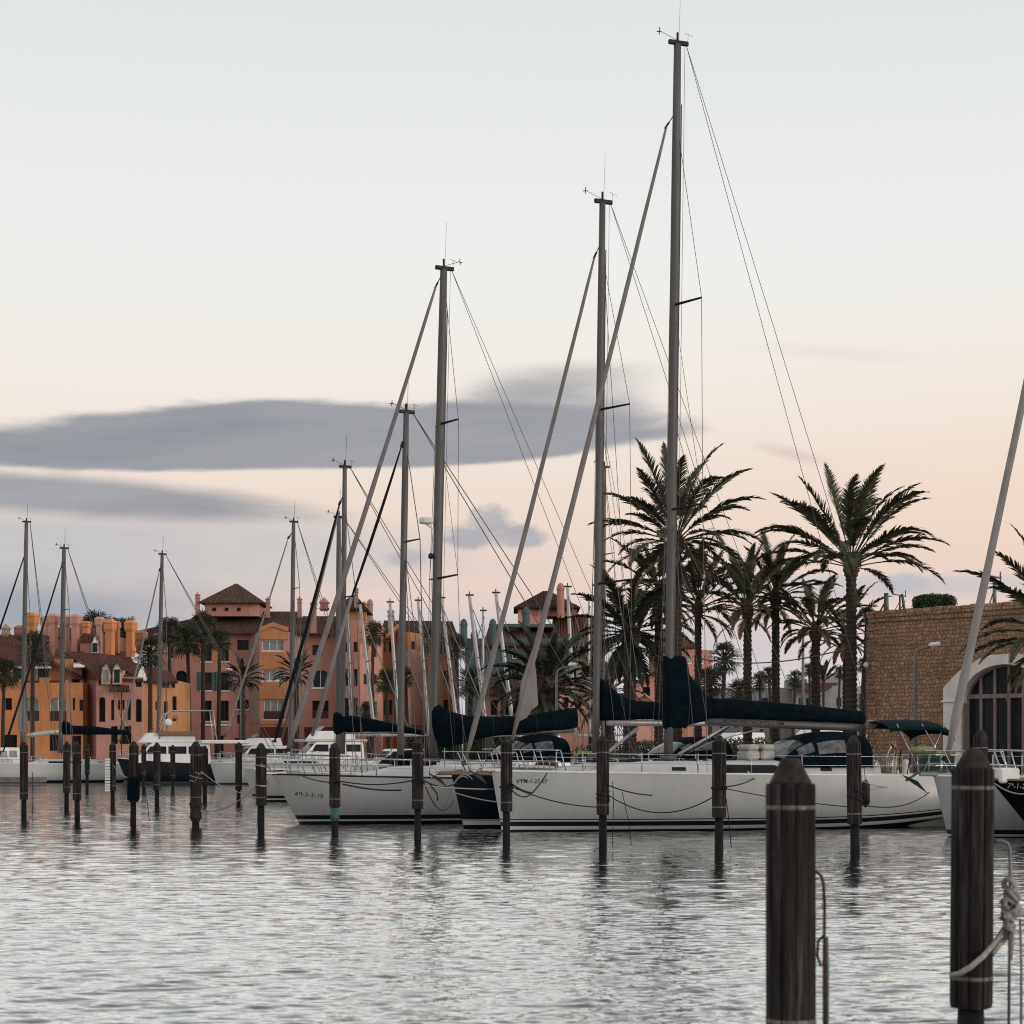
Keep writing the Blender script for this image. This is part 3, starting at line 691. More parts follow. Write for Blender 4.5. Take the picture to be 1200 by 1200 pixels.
a.letters_flat('BOWLINEYACHTS.COM', (845, 846.5), (916, 849.8), .135, M_TEXT, -.138, bm, 'boom_lettering')
cv = a.cover([(777.5, 769, 851, .10), (779, 768, 855, .26), (801, 769, 853, .30), (804, 775, 852, .30), (806, 788, 850, .29), (815, 800, 848, .27), (826, 812, 845, .24), (833, 820, 841, .2)], M_NAVY)
a.cover([(832, 817, 842, .2), (836, 818, 842, .22), (900, 822, 844, .24), (960, 828, 846, .22), (1008, 833, 848, .16), (1013, 837, 848, .10)], M_NAVY, cv, 'lazy_bag')
a.cover([(1012, 846, 856, .12), (1020, 843, 854, .13), (1026, 845, 852, .08)], M_SAIL, bm, 'sail_end_roll')
a.strut((781+14, 884), (856, 849), .045, M_ALUL); a.strut((795, 888), (853, 852), .02, M_BLACK, 'vang_tackle', -.08)
a.line([(796, 887), (835, 869), (902, 851)], .018, M_ROPEL, 'boom_preventer')
a.line([(786, 600), (835, 700), (872, 817)], .011, M_WIRE, 'lazy_jack'); a.line([(792, 500), (845, 690), (886, 822)], .009, M_WIRE, 'lazy_jack')
a.pulpit(.12); a.rails(.16, .93, 8); a.pushpit(.9); a.anchor()
a.hood(a.x(897), a.x(998), 2.5, a.z(950, 899), 1.12)
a.bimini(a.x(1016), a.x(1092), 2.6, 1.6, a.z(1060, 851)); a.wheel(a.x(1050), -.75, a.z(1050, 897), .5); a.wheel(a.x(1068), .75, a.z(1068, 897), .5)
a.letters('6ªPM-1-27-07', (606, 917.5), (642, 918), .17, M_TEXT)
a.fender(1013, 916, 944, M_BLACK)
def raft():
    for k, (p0, p1) in enumerate(((868, 883), (885, 901))):
        x0, x1 = a.x(p0), a.x(p1); z = a.z(880, 886); mb = MB()
        mb.bbox(x0, x1, -.45, .3, z-.12, z+.16, .06); mb.bbox(x0+.02, x1-.02, -.47, .32, z+.165, z+.36, .07); mb.build('liferaft_canister', plain('liferaft_shell', (.40, .38, .36), .6), a.root)
raft()
def flag(b, px, py, c1, c2, name='ensign', yl=0.0, hgt=.75):
    p = b.L(px, py, yl); mb = MB(); mb.tube([p-Vector((0, 0, .7)), p+Vector((.16, 0, hgt))], .014, 5); st = mb.build('flag_staff', M_WHITE, b.root)
    m, nt, N, L, bs = newmat('ensign_stripes'); t = N.new('ShaderNodeTexCoord'); sp_ = N.new('ShaderNodeSeparateXYZ'); L.new(t.outputs['UV'], sp_.inputs[0])
    L.new(ramp(nt, sp_.outputs[1], [(0, c1), (.27, c2), (.73, c1)], 'CONSTANT'), bs.inputs['Base Color']); bs.inputs['Roughness'].default_value = .9
    n = 10; vs = []; uv = []
    for i in range(n+1):
        for j in range(5):
            u, v = i/n, j/4; vs.append(p+Vector((.12-.05*u-.12*v+.30*u, .07*math.sin(u*7+v), hgt*(.45+.5*v)-.55*u*u-.12*u))); uv.append((u, v))
    mb = MB(); mb.add(vs, [(i*5+j, i*5+j+1, (i+1)*5+j+1, (i+1)*5+j) for i in range(n) for j in range(4)]); o = mb.build(name, m, st, True)
    ul = o.data.uv_layers.new(name='UVMap')
    for lp in o.data.loops: ul.data[lp.index].uv = uv[lp.vertex_index]
flag(a, 1044, 896, (.30, .025, .02), (.55, .30, .05))
def hatches(b, xs, name='deck_hatch'):
    for q in xs:
        x = b.x(q); x0, x1, h, hb, wf, nose = b.rf; zt = b.sheer(x/b.Ln)-.04+1.06*lerp(h, hb, (x-x0)/(x1-x0)); mb = MB(); mb.bbox(x-.26, x+.26, -.26, .26, zt-.03, zt+.07, .02); mb.build(name, M_WIN, b.root)
hatches(a, (700, 740, 815, 850))
for q, yy in ((1002, -1.2), (1018, -1.3), (812, -.5)):
    mb = MB(); mb.lathe([(.09, 0), (.10, .06), (.06, .1), (.065, .17), (.09, .2), (.02, .21)], (a.x(q), yy, a.z(q, 899)+.0), 12); mb.build('winch', M_STEEL, a.root, True)
for q in (645, 741, 884): p = a.hxz(a.x(q), 1.62, .0); mb = MB(); mb.tube([p+Vector((-.14, .1, .12)), p+Vector((.14, .1, .12))], .018, 6); mb.build('mooring_cleat', M_STEEL, a.root)

# ---- B: navy hull just behind, bow showing to the left
b = Boat('sailing_yacht', (529, 62.8), (955, 68.6), 'navy blue sailing yacht tucked behind the large white one, with white boot stripe')
b.setup(3.2, 1.66, 1.56, 1.5, rake=.42)
b.hull(H_NAVY, toe=M_TEAK)
b.roof(b.x(620), b.x(880), .42, .58, nose=2.2)
b.roofwin(b.x(640), b.x(690), .3, .68)
b.rig((698, 883), (706, 238), .125, [(702, 480), (699, 684)], fore=(697, 300), furl=(545, 893, .082, M_SAIL), back=(935, 880), span=1.3, sweep=.5)
b.boom((712, 847), (860, 848), .10, M_ALUL)
b.cover([(703, 795, 845, .12), (706, 796, 845, .2), (716, 806, 844, .22), (728, 816, 844, .22), (745, 821, 843, .2), (775, 823, 843, .2), (858, 834, 846, .14)], M_NAVY)
b.strut((702, 890), (748, 853), .055, M_ALUL)
b.line([(702, 490), (716, 640), (744, 820)], .009, M_ROPEL, 'lazy_jack'); b.line([(704, 490), (726, 640), (751, 822)], .009, M_ROPEL, 'lazy_jack')
b.line([(707, 300), (726, 600), (736, 855)], .010, M_WIRE, 'running_backstay')
b.pulpit(.14, .7); b.rails(.18, .9, 7); b.anchor(sc=1.05)
b.hood(b.x(770), b.x(838), 2.1, b.z(800, 890), .75)
mb = MB(); bp = b.hp(0, 1); mb.bbox(bp.x-.45, bp.x+1.2, -.22, .22, bp.z-.02, bp.z+.10, .03); mb.build('bow_platform', M_TEAK, b.root)
mb = MB(); mb.lathe([(.02, 0), (.16, .02), (.18, .1), (.1, .18), (.02, .2)], b.L(646, 893), 10); mb.build('anchor_windlass', M_BLACK, b.root, True)

# ---- C: white yacht at centre left
c = Boat('sailing_yacht', (319, 66.0), (790, 73.0), 'white sailing yacht with pointed bow at centre left and black boot top')
c.setup(3.5, 1.62, 1.45, 1.4, rake=.95, counter=.2)
c.hull(H_WHITEC, toe=M_BLACK)
c.roof(c.x(400), c.x(690), .40, .60, nose=2.4); c.roofwin(c.x(540), c.x(600), .3, .68)
c.rig((507, 888), (520, 316), .150, [(516, 497), (510, 678)], fore=(511, 335), furl=(337, 878, .090, M_SAIL), back=(760, 880), span=1.1, sweep=.25, detail=3)
c.boom((512, 862), (672, 856), .09, M_ALU)
c.cover([(505, 825, 862, .10), (508, 823, 868, .2), (514, 826, 874, .24), (524, 832, 877, .25), (545, 838, 870, .24), (575, 840, 863, .23), (620, 838, 859, .22), (660, 831, 856, .19), (675, 829, 853, .14), (676, 831, 852, .08)], M_NAVY)
c.pulpit(.17, .68, fwd=.1, legs=4); c.rails(.21, .9, 7); c.anchor(M_BLACK, .8)
c.hood(c.x(585), c.x(650), 2.3, c.z(600, 893), .95)
c.letters('6ªI-2-3-15', (348, 932), (380, 935), .17, M_TEXT)
mb = MB(); q = c.L(499, 614); mb.tube([c.L(508, 620), q], .03, 6); mb.bbox(q.x-.20, q.x+.24, -.16, .16, q.z, q.z+.22, .05); mb.build('mast_radar', M_WHITE, c.root)
mb = MB(); mb.lathe([(.02, 0), (.10, .03), (.09, .16), (.02, .2)], c.L(505, 655), 8); mb.build('steaming_light', M_BLACK, c.root, True)
mb = MB(); q = c.L(538, 886); mb.tube([c.L(521, 905), c.L(521, 872), c.L(542, 872), c.L(542, 905)], .02, 6); mb.build('mast_pulpit', M_STEEL, c.root, True)

M_SAILJ = plain('pale_genoa_cloth', (.27, .25, .24), .85, var=.14, scale=5, bmp=.6, bscale=12, stretch=(1, 1, .4), spec=.1)
# ---- J and K at the right edge
j = Boat('sailing_yacht', (1094, 56.0), (1560, 58.0), 'white sailing yacht at the right edge with thick pale furled genoa')
j.setup(3.6, 1.68, 1.6, 1.55, rake=.42)
H_WHITEJ = hull_mat('pale_hull_dark_boot_stripe', (.35, .35, .352), [(.04, BLK), (.10, (.50, .5, .5)), (.22, BLK)])
j.hull(H_WHITEJ, toe=M_WHITE)
j.roof(j.x(1175), j.x(1450), .42, .6, nose=2.4)
j.rig((1276, 885), (1290, -40), .135, [(1282, 330), (1280, 600)], fore=(1286, 45), furl=(1110, 888, .115, M_SAILJ), back=(1530, 880), span=1.2)
j.pulpit(.14, .7, legs=3); j.rails(.18, .9, 7)
j.anchor(plain('green_tinted_galvanised_anchor', (.07, .10, .10), .6, var=.3), 1.25)
mb = MB(); q = j.L(1113, 884); mb.lathe([(.20, 0), (.36, .05), (.38, .14), (.30, .2), (.12, .22)], j.L(1090, 884)+Vector((0, .5, 0)), 14); mb.build('covered_horseshoe_buoy', plain('yellow_grey_cover', (.24, .25, .13), .8), j.root, True)
k = Boat('sailing_yacht', (1160, 53.0), (1600, 56.5), 'black hulled yacht with long raked bow at the right edge')
k.setup(3.3, 1.62, 1.5, 1.5, rake=1.5)
k.hull(H_NAVYG, toe=M_TEAK)
k.roof(k.x(1240), k.x(1500), .5, .6)
k.rig((1330, 885), (1340, 60), .13, [(1335, 330), (1333, 600)], span=1.1)
k.pulpit(.13, .78, .022, legs=3); k.rails(.17, .9, 6, .75)
k.letters('7ª-1-20', (1184, 924), (1209, 925), .2, M_TEXTW)
mb = MB(); q = k.L(1178, 905); mb.bbox(q.x-.28, q.x+.3, -.25, .25, q.z-.28, q.z+.12, .05); mb.build('deck_box', M_WHITE, k.root)

# ---- mid-distance yachts, less of each in view
def yacht(bow, stern, label, mast, top, hm, r=.12, spread=(), fore=None, furl=None, boomp=None, cover=None, beam=3.3, fb=1.35, rake=.5, hood=None, wire=.02, back=True, group=None, mat=None, toe=None, lean=None):
    y = Boat('sailing_yacht', bow, stern, label, group=group); y.setup(beam, fb*1.1, fb, fb, rake=rake); y.hull(hm, nst=26, nq=9, toe=toe)
    y.roof(y.Ln*.28, y.Ln*.72, .4, .6, nose=1.8); y.roofwin(y.Ln*.42, y.Ln*.62, .3, .68)
    y.rig(mast, top, r, spread, fore=fore, furl=furl, back=(stern[0]-6, HY+2) if back else None, wire=wire, detail=1, span=1.0, mast_mat=mat)
    if boomp: y.boom(*boomp)
    if cover: y.cover(cover, wr=.8)
    y.pulpit(.14, .65, .022, legs=2); y.rails(.18, .9, 5, r=.02)
    if hood: y.hood(y.x(hood[0]), y.x(hood[1]), 2.2, y.sheer(.6)+.2, .9, win=False)
    return y
GR = 'sailing yachts berthed along the far pontoons'
yd = yacht((352, 77), (740, 84), 'white yacht with slim pale mast and thin dark furled stay behind the centre left yacht', (469, 880), (476, 484), H_PLAINW, .135, [(471, 635)], (471, 522), (412, 700, .05, M_SAILD), fb=1.45)
bpy.data.objects.remove(yd.furl.children[0]); 
yd.line([(471, 522), (412, 700)], .03, M_SAILD, 'dark_stay_sleeve'); yd.line([(412, 700), (366, 862)], .075, M_SAIL, 'loose_headsail_roll')
ye = yacht((298, 97), (612, 104), 'white yacht with navy boom cover whose bow pokes out past the mooring pile', (401, 880), (404, 548), H_WHITEC, .13, [(403, 700)], (398, 590), (322, 868, .085, M_SAILD), ((404, 858), (480, 856), .10, M_ALUL), [(391, 836, 858, .1), (394, 834, 861, .2), (403, 839, 858, .2), (407, 838, 859, .25), (430, 841, 858, .25), (470, 850, 858, .2), (497, 856, 862, .12)], fb=1.4, hood=(450, 500))
ye.line([(397, 600), (330, 868)], .05, M_SAIL, 'second_stay_roll')
yacht((285, 112), (600, 118), 'white yacht whose pale mast stands just left of the navy covered boom', (396, 880), (397, 607), H_GREYB, .14, [(396, 740)], None, None, group=GR)
yf = yacht((246, 152), (440, 157), 'white yacht with pale furled genoa in front of the pink apartment house', (341, 875), (344, 612), H_GREYB, .17, [(342, 690)], (338, 630), (176+88, 862, .08, M_SAIL), ((345, 868), (430, 868), .12, M_ALUL), fb=1.5, wire=.026)
yacht((133, 172), (330, 178), 'yacht behind the dark motor yacht, mast before the yellow townhouse', (185, 875), (190, 650), H_PLAINW, .17, [(187, 725)], (187, 668), (140, 868, .085, M_SAIL), fb=1.4, wire=.028)
yh = yacht((-30, 160), (165, 166), 'white yacht with long navy boom cover at the left pontoon', (71, 880), (75, 643), H_PLAINW, .19, [(72, 715)], (73, 660), (4, 880, .085, M_SAILD), None, [(71, 845, 860, .1), (74, 844, 861, .28), (80, 846, 861, .3), (84, 850, 861, .28), (110, 851, 861, .28), (150, 856, 861, .2)], fb=1.45, wire=.026)
yi = yacht((-150, 168), (72, 174), 'white yacht at the left edge with light grey boom and loose genoa corner', (26, 880), (31, 612), H_WHITEC, .19, [(28, 720)], (29, 650), (-50, 880, .10, M_SAILD), ((30, 862), (72, 857), .2, M_ALUL), fb=1.5, wire=.026)
mb = MB(); pts = [yi.L(x, y) for x, y in ((26, 805), (29, 825), (33, 848), (31, 857), (22, 858), (21, 840))]; n = len(pts)
mb.add([p+Vector((0, -.12, 0)) for p in pts]+[p+Vector((0, .12, 0)) for p in pts], [tuple(range(n)), tuple(range(n, 2*n))[::-1]]+[(i, i+n, (i+1) % n+n, (i+1) % n) for i in range(n)]); mb.build('sail_clew', M_SAIL, yi.root)
yacht((640, 120), (900, 126), 'yacht whose mast rises just right of the navy yacht\'s mast', (706, 880), (708, 548), H_PLAINW, .13, [(707, 650)], None, None, back=False, group=GR)
# row of leaning masts further back
for (bx, by, tx, ty, Yd, r_, lab) in ((468, 860, 457, 706, 186, .16, 'yacht with a mast tip in front of the ochre corner house'), (503, 860, 490, 704, 180, .15, 'yacht with a leaning mast just left of the thick centre mast'),
        (537, 860, 517, 701, 178, .16, 'yacht with a leaning mast just right of the thick centre mast'), (571, 860, 550, 698, 176, .17, 'yacht with a leaning mast before the two teal chimneys'),
        (566, 860, 566, 716, 184, .12, 'yacht with a thin upright mast between the leaning masts'), (603, 860, 581, 695, 174, .17, 'yacht with a leaning mast crossing the teal house'),
        (674, 860, 665, 688, 178, .16, 'yacht with a leaning mast beside the pink tower'), (412, 858, 407, 712, 182, .15, 'yacht with a pale mast before the right wing of the pink house'),
        (439, 858, 422, 708, 180, .16, 'yacht with a pale leaning mast before the ochre corner house'), (691, 860, 690, 704, 172, .10, 'yacht with a thin wire-like mast left of the navy yacht\'s mast')):
    y = Boat('sailing_yacht', (bx-60, Yd), (bx+95, Yd+2), lab, group=GR); y.setup(3.2, 1.4, 1.25, 1.25); y.hull(H_PLAINW, nst=14, nq=6); y.roof(y.Ln*.3, y.Ln*.7, .4, .6)
    y.rig((bx, by), (tx, ty), r_, [(lerp(bx, tx, .55), lerp(by, ty, .55))], fore=(tx+1, ty+8), furl=(bx+42 if tx < bx-6 else bx-42, 858, .055, M_SAIL), wire=.022, detail=0, mast_mat=M_ALUL, back=None)
    y.boom((bx+2, 862), (bx+45, 861), .11)

# ================================================================== motor boats
M_CABIN = plain('motor_yacht_gelcoat', (.74, .73, .72), .35, var=.08, scale=1.2)
def motor(name, bow, stern, label, hm, fb=1.3, beam=3.2, cab=(.25, .85, 1.2), fly=None, arch=False, group=None, wins=True, rake=.8, toe=None):
    m = Boat(name, bow, stern, label, 'motor boat', group); m.setup(beam, fb*1.25, fb*1.05, fb*.95, rake=rake, stern_taper=.08, counter=-.25)
    m.hull(hm, nst=22, nq=8, toe=toe or M_WHITE); L_ = m.Ln; x0, x1, h = cab[0]*L_, cab[1]*L_, cab[2]; z0 = m.sheer(.5)-.05; w = beam*.36
    def house(x0, x1, z0, h, w, fr, ar, name, win):
        mb = MB(); prof = [(x0, z0), (x0+fr, z0+h*.93), (x0+fr+.15, z0+h), (x1-ar, z0+h), (x1, z0)]
        rows = [[Vector((x, sd*w*(1-.10*(z-z0)/h), z)) for x, z in prof] for sd in (-1, 1)]
        n = len(prof); mb.add(rows[0]+rows[1], [tuple(range(n)), tuple(range(n, 2*n))[::-1]]+[(i, i+n, (i+1) % n+n, (i+1) % n) for i in range(n)])
        o = mb.build(name, M_CABIN, m.root)
        if win:
            k = 3 if (x1-x0) > 3.4 else 2
            for i in range(k):
                a_ = lerp(x0+fr*.75+.1, x1-ar-.15, i/k)+.08; b_ = lerp(x0+fr*.75+.1, x1-ar-.15, (i+1)/k)-.08; mb = MB()
                for sd in (-1, 1):
                    za, zb = z0+h*.45, z0+h*.82
                    mb.add([(a_+(-.15*fr if i == 0 else 0), sd*(w*.955+.012), za), (b_, sd*(w*.955+.012), za), (b_, sd*(w*.918+.012), zb), (a_+(.1*fr if i == 0 else 0), sd*(w*.918+.012), zb)], [(0, 1, 2, 3)])
                mb.build('cabin_window', M_WIN, o)
            mb = MB(); mb.add([(x0+fr*.42-.02, -w*.8, z0+h*.42), (x0+fr*.42-.02, w*.8, z0+h*.42), (x0+fr*.88-.02, w*.78, z0+h*.84), (x0+fr*.88-.02, -w*.78, z0+h*.84)], [(0, 1, 2, 3)]); mb.build('windscreen', M_WIN, o)
        return o
    house(x0, x1, z0, h, w, h*.95, .1, 'cabin', wins)
    if fly:
        f0, f1, fh = fly; house(f0*L_, f1*L_, z0+h+.02, fh, w*.92, fh*.8, .1, 'flybridge', False)
        mb = MB(); zz = z0+h+fh
        mb.add([(f0*L_+fh*.8+.1, -w*.7, zz), (f0*L_+fh*.8+.1, w*.7, zz), (f0*L_+fh*.8+.6, w*.65, zz+.4), (f0*L_+fh*.8+.6, -w*.65, zz+.4)], [(0, 1, 2, 3)]); mb.build('flybridge_screen', M_WIN, m.root)
    if arch:
        xa, zt = arch; zz = z0+h; mb = MB()
        for sd in (-1, 1): mb.tube([Vector((xa[0]*L_, sd*w*.9, zz+.3)), Vector((xa[0]*L_+.5, sd*w*.85, zt-.3)), Vector((xa[0]*L_+1.0, sd*w*.8, zt)), Vector((xa[1]*L_-.3, sd*w*.8, zt+.05)), Vector((xa[1]*L_, sd*w*.85, zz))], .05, 6)
        mb.tube([Vector((xa[1]*L_-.3, -w*.8, zt+.05)), Vector((xa[1]*L_-.3, w*.8, zt+.05))], .05, 6); mb.build('radar_arch', M_STEEL, m.root, True)
    mb = MB(); hp_ = [m.hp(t, 1, -1, -.1)+Vector((0, 0, .6)) for t in (.4, .3, .2, .1, .03)]; mb.tube(hp_+[Vector((p.x, -p.y, p.z)) for p in reversed(hp_)], .025, 5)
    for p in hp_:
        for sd in (1, -1): mb.tube([Vector((p.x, p.y*sd, p.z-.6)), Vector((p.x, p.y*sd, p.z))], .02, 5)
    mb.build('bow_rail', M_STEEL, m.root, True)
    return m
m1 = motor('motor_yacht', (137, 158), (262, 160.2), 'flybridge motor yacht with dark hull and tall steel arch', H_DARKM, 1.55, 3.6, (.12, .86, 1.55), (.2, .72, .75), ((.38, .92), 5.6))
mb = MB(); mb.lathe([(.2, 0), (.3, .1), (.32, .3), (.22, .52), (.03, .6)], m1.L(197, 851)+Vector((0, 0, .0)), 12); mb.build('radar_dome', M_WHITE, m1.root, True)
mb = MB(); mb.lathe([(.03, 0), (.26, .05), (.32, .3), (.26, .55), (.03, .62)], m1.L(206, 843), 12); mb.build('life_ring', plain('orange_white_ring', (.5, .28, .16), .7, var=.5, scale=6), m1.root, True)
mb = MB(); p, q = m1.L(185, 860, -1.2), m1.L(232, 857, -1.2); mb.bbox(p.x, q.x, -1.45, 1.45, p.z-.12, p.z+.22, .05); mb.build('flybridge_coaming', M_TEAK, m1.root)
mb = MB(); p, q = m1.L(233, 870), m1.L(290, 868); mb.bbox(p.x, q.x, -1.5, 1.5, p.z-.1, p.z+.18, .05); mb.build('aft_awning', M_WHITE, m1.root)
motor('motor_boat', (-60, 172), (22, 176), 'small white cabin cruiser at the left edge', H_PLAINW, 1.3, 3, (.3, .95, 1.5))
GM = 'white motor boats behind the sailing yachts'
for i, (bx, sx, Yd, fb, cb, fl, lab) in enumerate(((255, 345, 190, 1.5, (.2, .9, 1.5), (.35, .8, .7), 'white flybridge boat below the pink apartment house'),
        (330, 432, 168, 1.7, (.15, .9, 1.6), (.3, .8, .8), 'white motor cruiser between the two thick furled stays'), (425, 500, 185, 1.4, (.2, .9, 1.3), None, 'white cabin boat behind the navy covered boom'),
        (575, 668, 140, 1.4, (.2, .9, 1.4), (.35, .8, .7), 'white motor cruiser behind the bow of the navy yacht'), (820, 905, 150, 1.5, (.18, .9, 1.5), (.3, .8, .8), 'white motor cruiser seen under the long dark boom'),
        (905, 1010, 158, 1.7, (.2, .9, 1.7), (.3, .8, .7), 'white motor cruiser seen over the navy sprayhood'), (715, 775, 150, 1.4, (.2, .9, 1.4), None, 'white cabin boat seen between the two tallest masts'))):
    motor('motor_boat', (bx, Yd), (sx, Yd+3), lab, H_PLAINW if i % 2 else H_GREYB, fb, 3.2, cb, fl, group=GM)

# floating pontoons
mb = MB(); mb.bbox(PX(-40, 175), PX(125, 175), 150.5, 152.5, .15, .55, .05); o = mb.build('floating_pontoon', plain('pontoon_deck', (.16, .14, .13), .9, var=.3)); tag(o, 'low floating pontoon in front of the left yachts', 'pontoon')
mb = MB(); mb.bbox(PX(150, 168), PX(300, 168), 164.5, 166, .15, .5, .05); o = mb.build('floating_pontoon', plain('pontoon_green', (.10, .14, .13), .9, var=.3)); tag(o, 'greenish floating pontoon behind the dark motor yacht', 'pontoon')
# ================================================================== mooring piles
def pile(px, ptop, pwood, wpx, Y, label, capf=.9, lean=0.0, seed=0, staves=11, extra=None, n=None, blunt=.36):
    """px of the axis, pixel rows of the tip and of the foot of the timber, width in px at distance Y"""
    rnd = random.Random(seed*13+5); w = wpx*Y/F; r = w/2; X = PX(px, Y); zt = PZ(ptop, Y); zw = PZ(pwood, Y); caph = r*2*capf
    e = empty('mooring_pile', (X, Y, 0), 0, label, 'mooring pile', 'round timber mooring piles standing in the water')
    lean = lean or rnd.uniform(-.010, .010); e.rotation_euler = (0, lean, rnd.uniform(0, 6))
    near = Y < 25; n = n or (180 if near else 88)
    offs = [rnd.uniform(-.035, .02) for _ in range(staves)]; cut = [0]
    for _ in range(staves): cut.append(cut[-1]+rnd.uniform(.6, 1.35))
    cut = [q/cut[-1] for q in cut]; deep = [rnd.uniform(.05, .16) for _ in range(staves)]
    def rf(a, z):
        u = (a/(2*math.pi)) % 1.0; k = 0
        while k < staves-1 and cut[k+1] < u: k += 1
        f = abs((u-cut[k])/(cut[k+1]-cut[k])-.5)*2
        g = deep[k]*max(0, (f-.74)/.26)**1.3+.018*f*f
        return 1+offs[k]-g+(.012*noise.noise(Vector((k*3.1, z*1.5, seed))))
    zs = zt-caph; prof = [(r*.96, zw), (r, zw+.04)]+[(r, lerp(zw+.05, zs-.03, i/8)) for i in range(9)]+[(r*.975, zs), (r*.80, zs+.001)]
    mb = MB(); mb.lathe(prof, (0, 0, 0), n, rf); post = mb.build('timber_sleeve', M_WOOD, e, False)
    mb = MB(); mb.lathe([(r*.80, zs-.02), (r*.86, zs+caph*.06), (r*.80, zs+caph*.16), (r*.60, zs+caph*.55), (r*blunt*1.12, zs+caph*.93), (r*blunt*.9, zt), (r*.05, zt+.004)], (0, 0, 0), 11 if near else 9, lambda a, z: 1+.035*math.sin(a*5+seed)+.03*noise.noise(Vector((a*2, z*6, seed)))); mb.build('pointed_cap', M_CAP, e)
    for zb in (zs-caph*1.05 if near else zs-.28, zw+.22): mb = MB(); mb.lathe([(r*1.006, zb), (r*1.022, zb+.006), (r*1.022, zb+.022), (r*1.006, zb+.03)], (0, 0, 0), n, rf); mb.build('metal_band', M_BAND, e)
    mb = MB(); mb.lathe([(r*.62, -1.5), (r*.64, .1), (r*.60, zw+.02)], (0, 0, 0), 20, lambda a, z: 1+.05*noise.noise(Vector((a, z*4, seed)))); mb.build('steel_core', M_PIPE, e, True)
    return e, r, zw, zt, X
piles = {}
SP = [(28, 869, 937, 9.6, 73.6, 'pile at the far left edge below the loose white sail corner', -.0),
 (78, 869, 929, 8.6, 85, 'thinner pile behind the pair under the left navy boom cover', 0),
 (90.5, 869, 938, 10, 70, 'pile beside the pair under the left navy boom cover, the nearer one', 0),
 (132, 870, 927, 8, 89, 'pile carrying a pale board ladder', 0),
 (156, 869, 940, 11, 65.7, 'pile with a dark blue collar around its foot', 0),
 (184, 870, 926, 8.6, 90, 'slim pile before the cabin of the dark motor yacht', 0),
 (229.5, 869, 943, 13.5, 64.5, 'pile with a broken rotten foot wrapped in ropes', 0),
 (240, 874, 921, 8, 100, 'pale worn pile half hidden behind the one with a rotten foot', 0),
 (279.5, 870, 926, 8, 98, 'pile with pale upper core between the pink house palms and the white bow', 0),
 (306, 871, 944, 12.6, 59, 'pile left of the white pointed bow with a pale rope round it', 0),
 (392.5, 871, 946, 13, 58, 'pile with turquoise paint on its foot in front of the white bow', .004),
 (489.5, 865, 948, 13.4, 54.5, 'pile left of the navy bow with dark ropes made fast', -.003),
 (593.5, 864, 951, 14, 52.6, 'pile before the bow of the large white yacht, foot flecked white', 0),
 (706.5, 862, 955, 15, 48.4, 'pile in front of the navy yacht\'s mast with a dark rope wound round it', .006),
 (842.5, 862, 958, 16.5, 46.4, 'pile left of the blurred pile, in front of the dark boom', -.003),
 (1002, 862, 966, 17.5, 45.2, 'pile under the aft end of the dark boom with flaking foot', -.014),
 (1149, 855, 960, 17.5, 46.5, 'pile before the arched window, mostly hidden by a blurred one', 0),
 (202.5, 873, 913, 6, 128, 'small far pile beside the windows of the dark motor yacht', 0),
 (168.5, 872, 910, 6, 126, 'small far pile in front of the bow of the dark motor yacht', 0),
 (102, 871, 908, 6, 128, 'small far pile below the end of the left navy boom cover', 0)]
for i, (px, pt, pw, wp, Y, lab, ln) in enumerate(SP):
    piles[px] = pile(px, pt, pw, wp, Y, lab, .44, ln, i)
# the two close piles
pa = pile(927, 889, 1236, 58.5, 14.0, 'close dark weathered pile with a blunt tip in front of the white hull', .50, -.005, 31, 13, blunt=.38)
pb = pile(1137.5, 877, 1180, 50, 16.3, 'close weathered pile near the right edge with rope hanging beside it', .47, -.012, 33, 12, blunt=.30)
def relz(e, v): return Matrix.Rotation(-e[0].rotation_euler[2], 4, 'Z') @ (Vector(v)-Vector(e[0].location))
def rod(e, pts, r, mat, name):
    mb = MB(); mb.tube([relz(e, p) for p in pts], r, 8); mb.build(name, mat, e[0], True)
Y = 14.0
rod(pa, [P(953, 1024, Y), P(958, 1022, Y), P(963, 1027, Y), P(965.5, 1036, Y), P(966.5, 1060, Y), P(966, 1120, Y), P(966, 1320, Y)], .011, M_RUST, 'slide_bar')
rod(pa, [P(966, 1096, Y), P(959, 1103, Y), P(958, 1120, Y), P(962, 1132, Y), P(967, 1126, Y)], .010, M_ROPED, 'rope_shackle')
rod(pa, [P(969, 1098, Y), P(970, 1140, Y), P(968, 1330, Y)], .012, M_BAND, 'slide_chain')
Y = 16.3
rod(pb, [P(1161, 986, Y), P(1172, 985, Y), P(1179, 988, Y), P(1181.5, 996, Y), P(1182, 1034, Y), P(1182, 1300, Y)], .013, M_LGREY, 'slide_bar')
rod(pb, [P(1194, 1076, Y), P(1196, 1130, Y), P(1197, 1300, Y)], .010, M_LGREY, 'slide_rod')
pts = []
e_rope = empty('knotted_mooring_rope', P(1182, 1040, Y), 0, 'pale grey knotted rope looped round the close pile near the right edge', 'mooring rope')
q0 = Vector(e_rope.location); mb = MB()
def rl(*ps): return [P(x, y, yy)-q0 for x, y, yy in ps]
mb.tube(rl((1116, 1143, 16.08), (1124, 1141, 16.02), (1138, 1133, 16.0), (1152, 1121, 16.05), (1164, 1107, 16.2), (1172, 1095, 16.3), (1180, 1083, 16.3), (1190, 1073, 16.3), (1204, 1069, 16.4)), .022, 8)
mb.tube(rl((1163, 1118, 16.2), (1170, 1108, 16.3), (1178, 1100, 16.35), (1182, 1080, 16.3), (1176, 1065, 16.28), (1182, 1045, 16.3)), .024, 8)
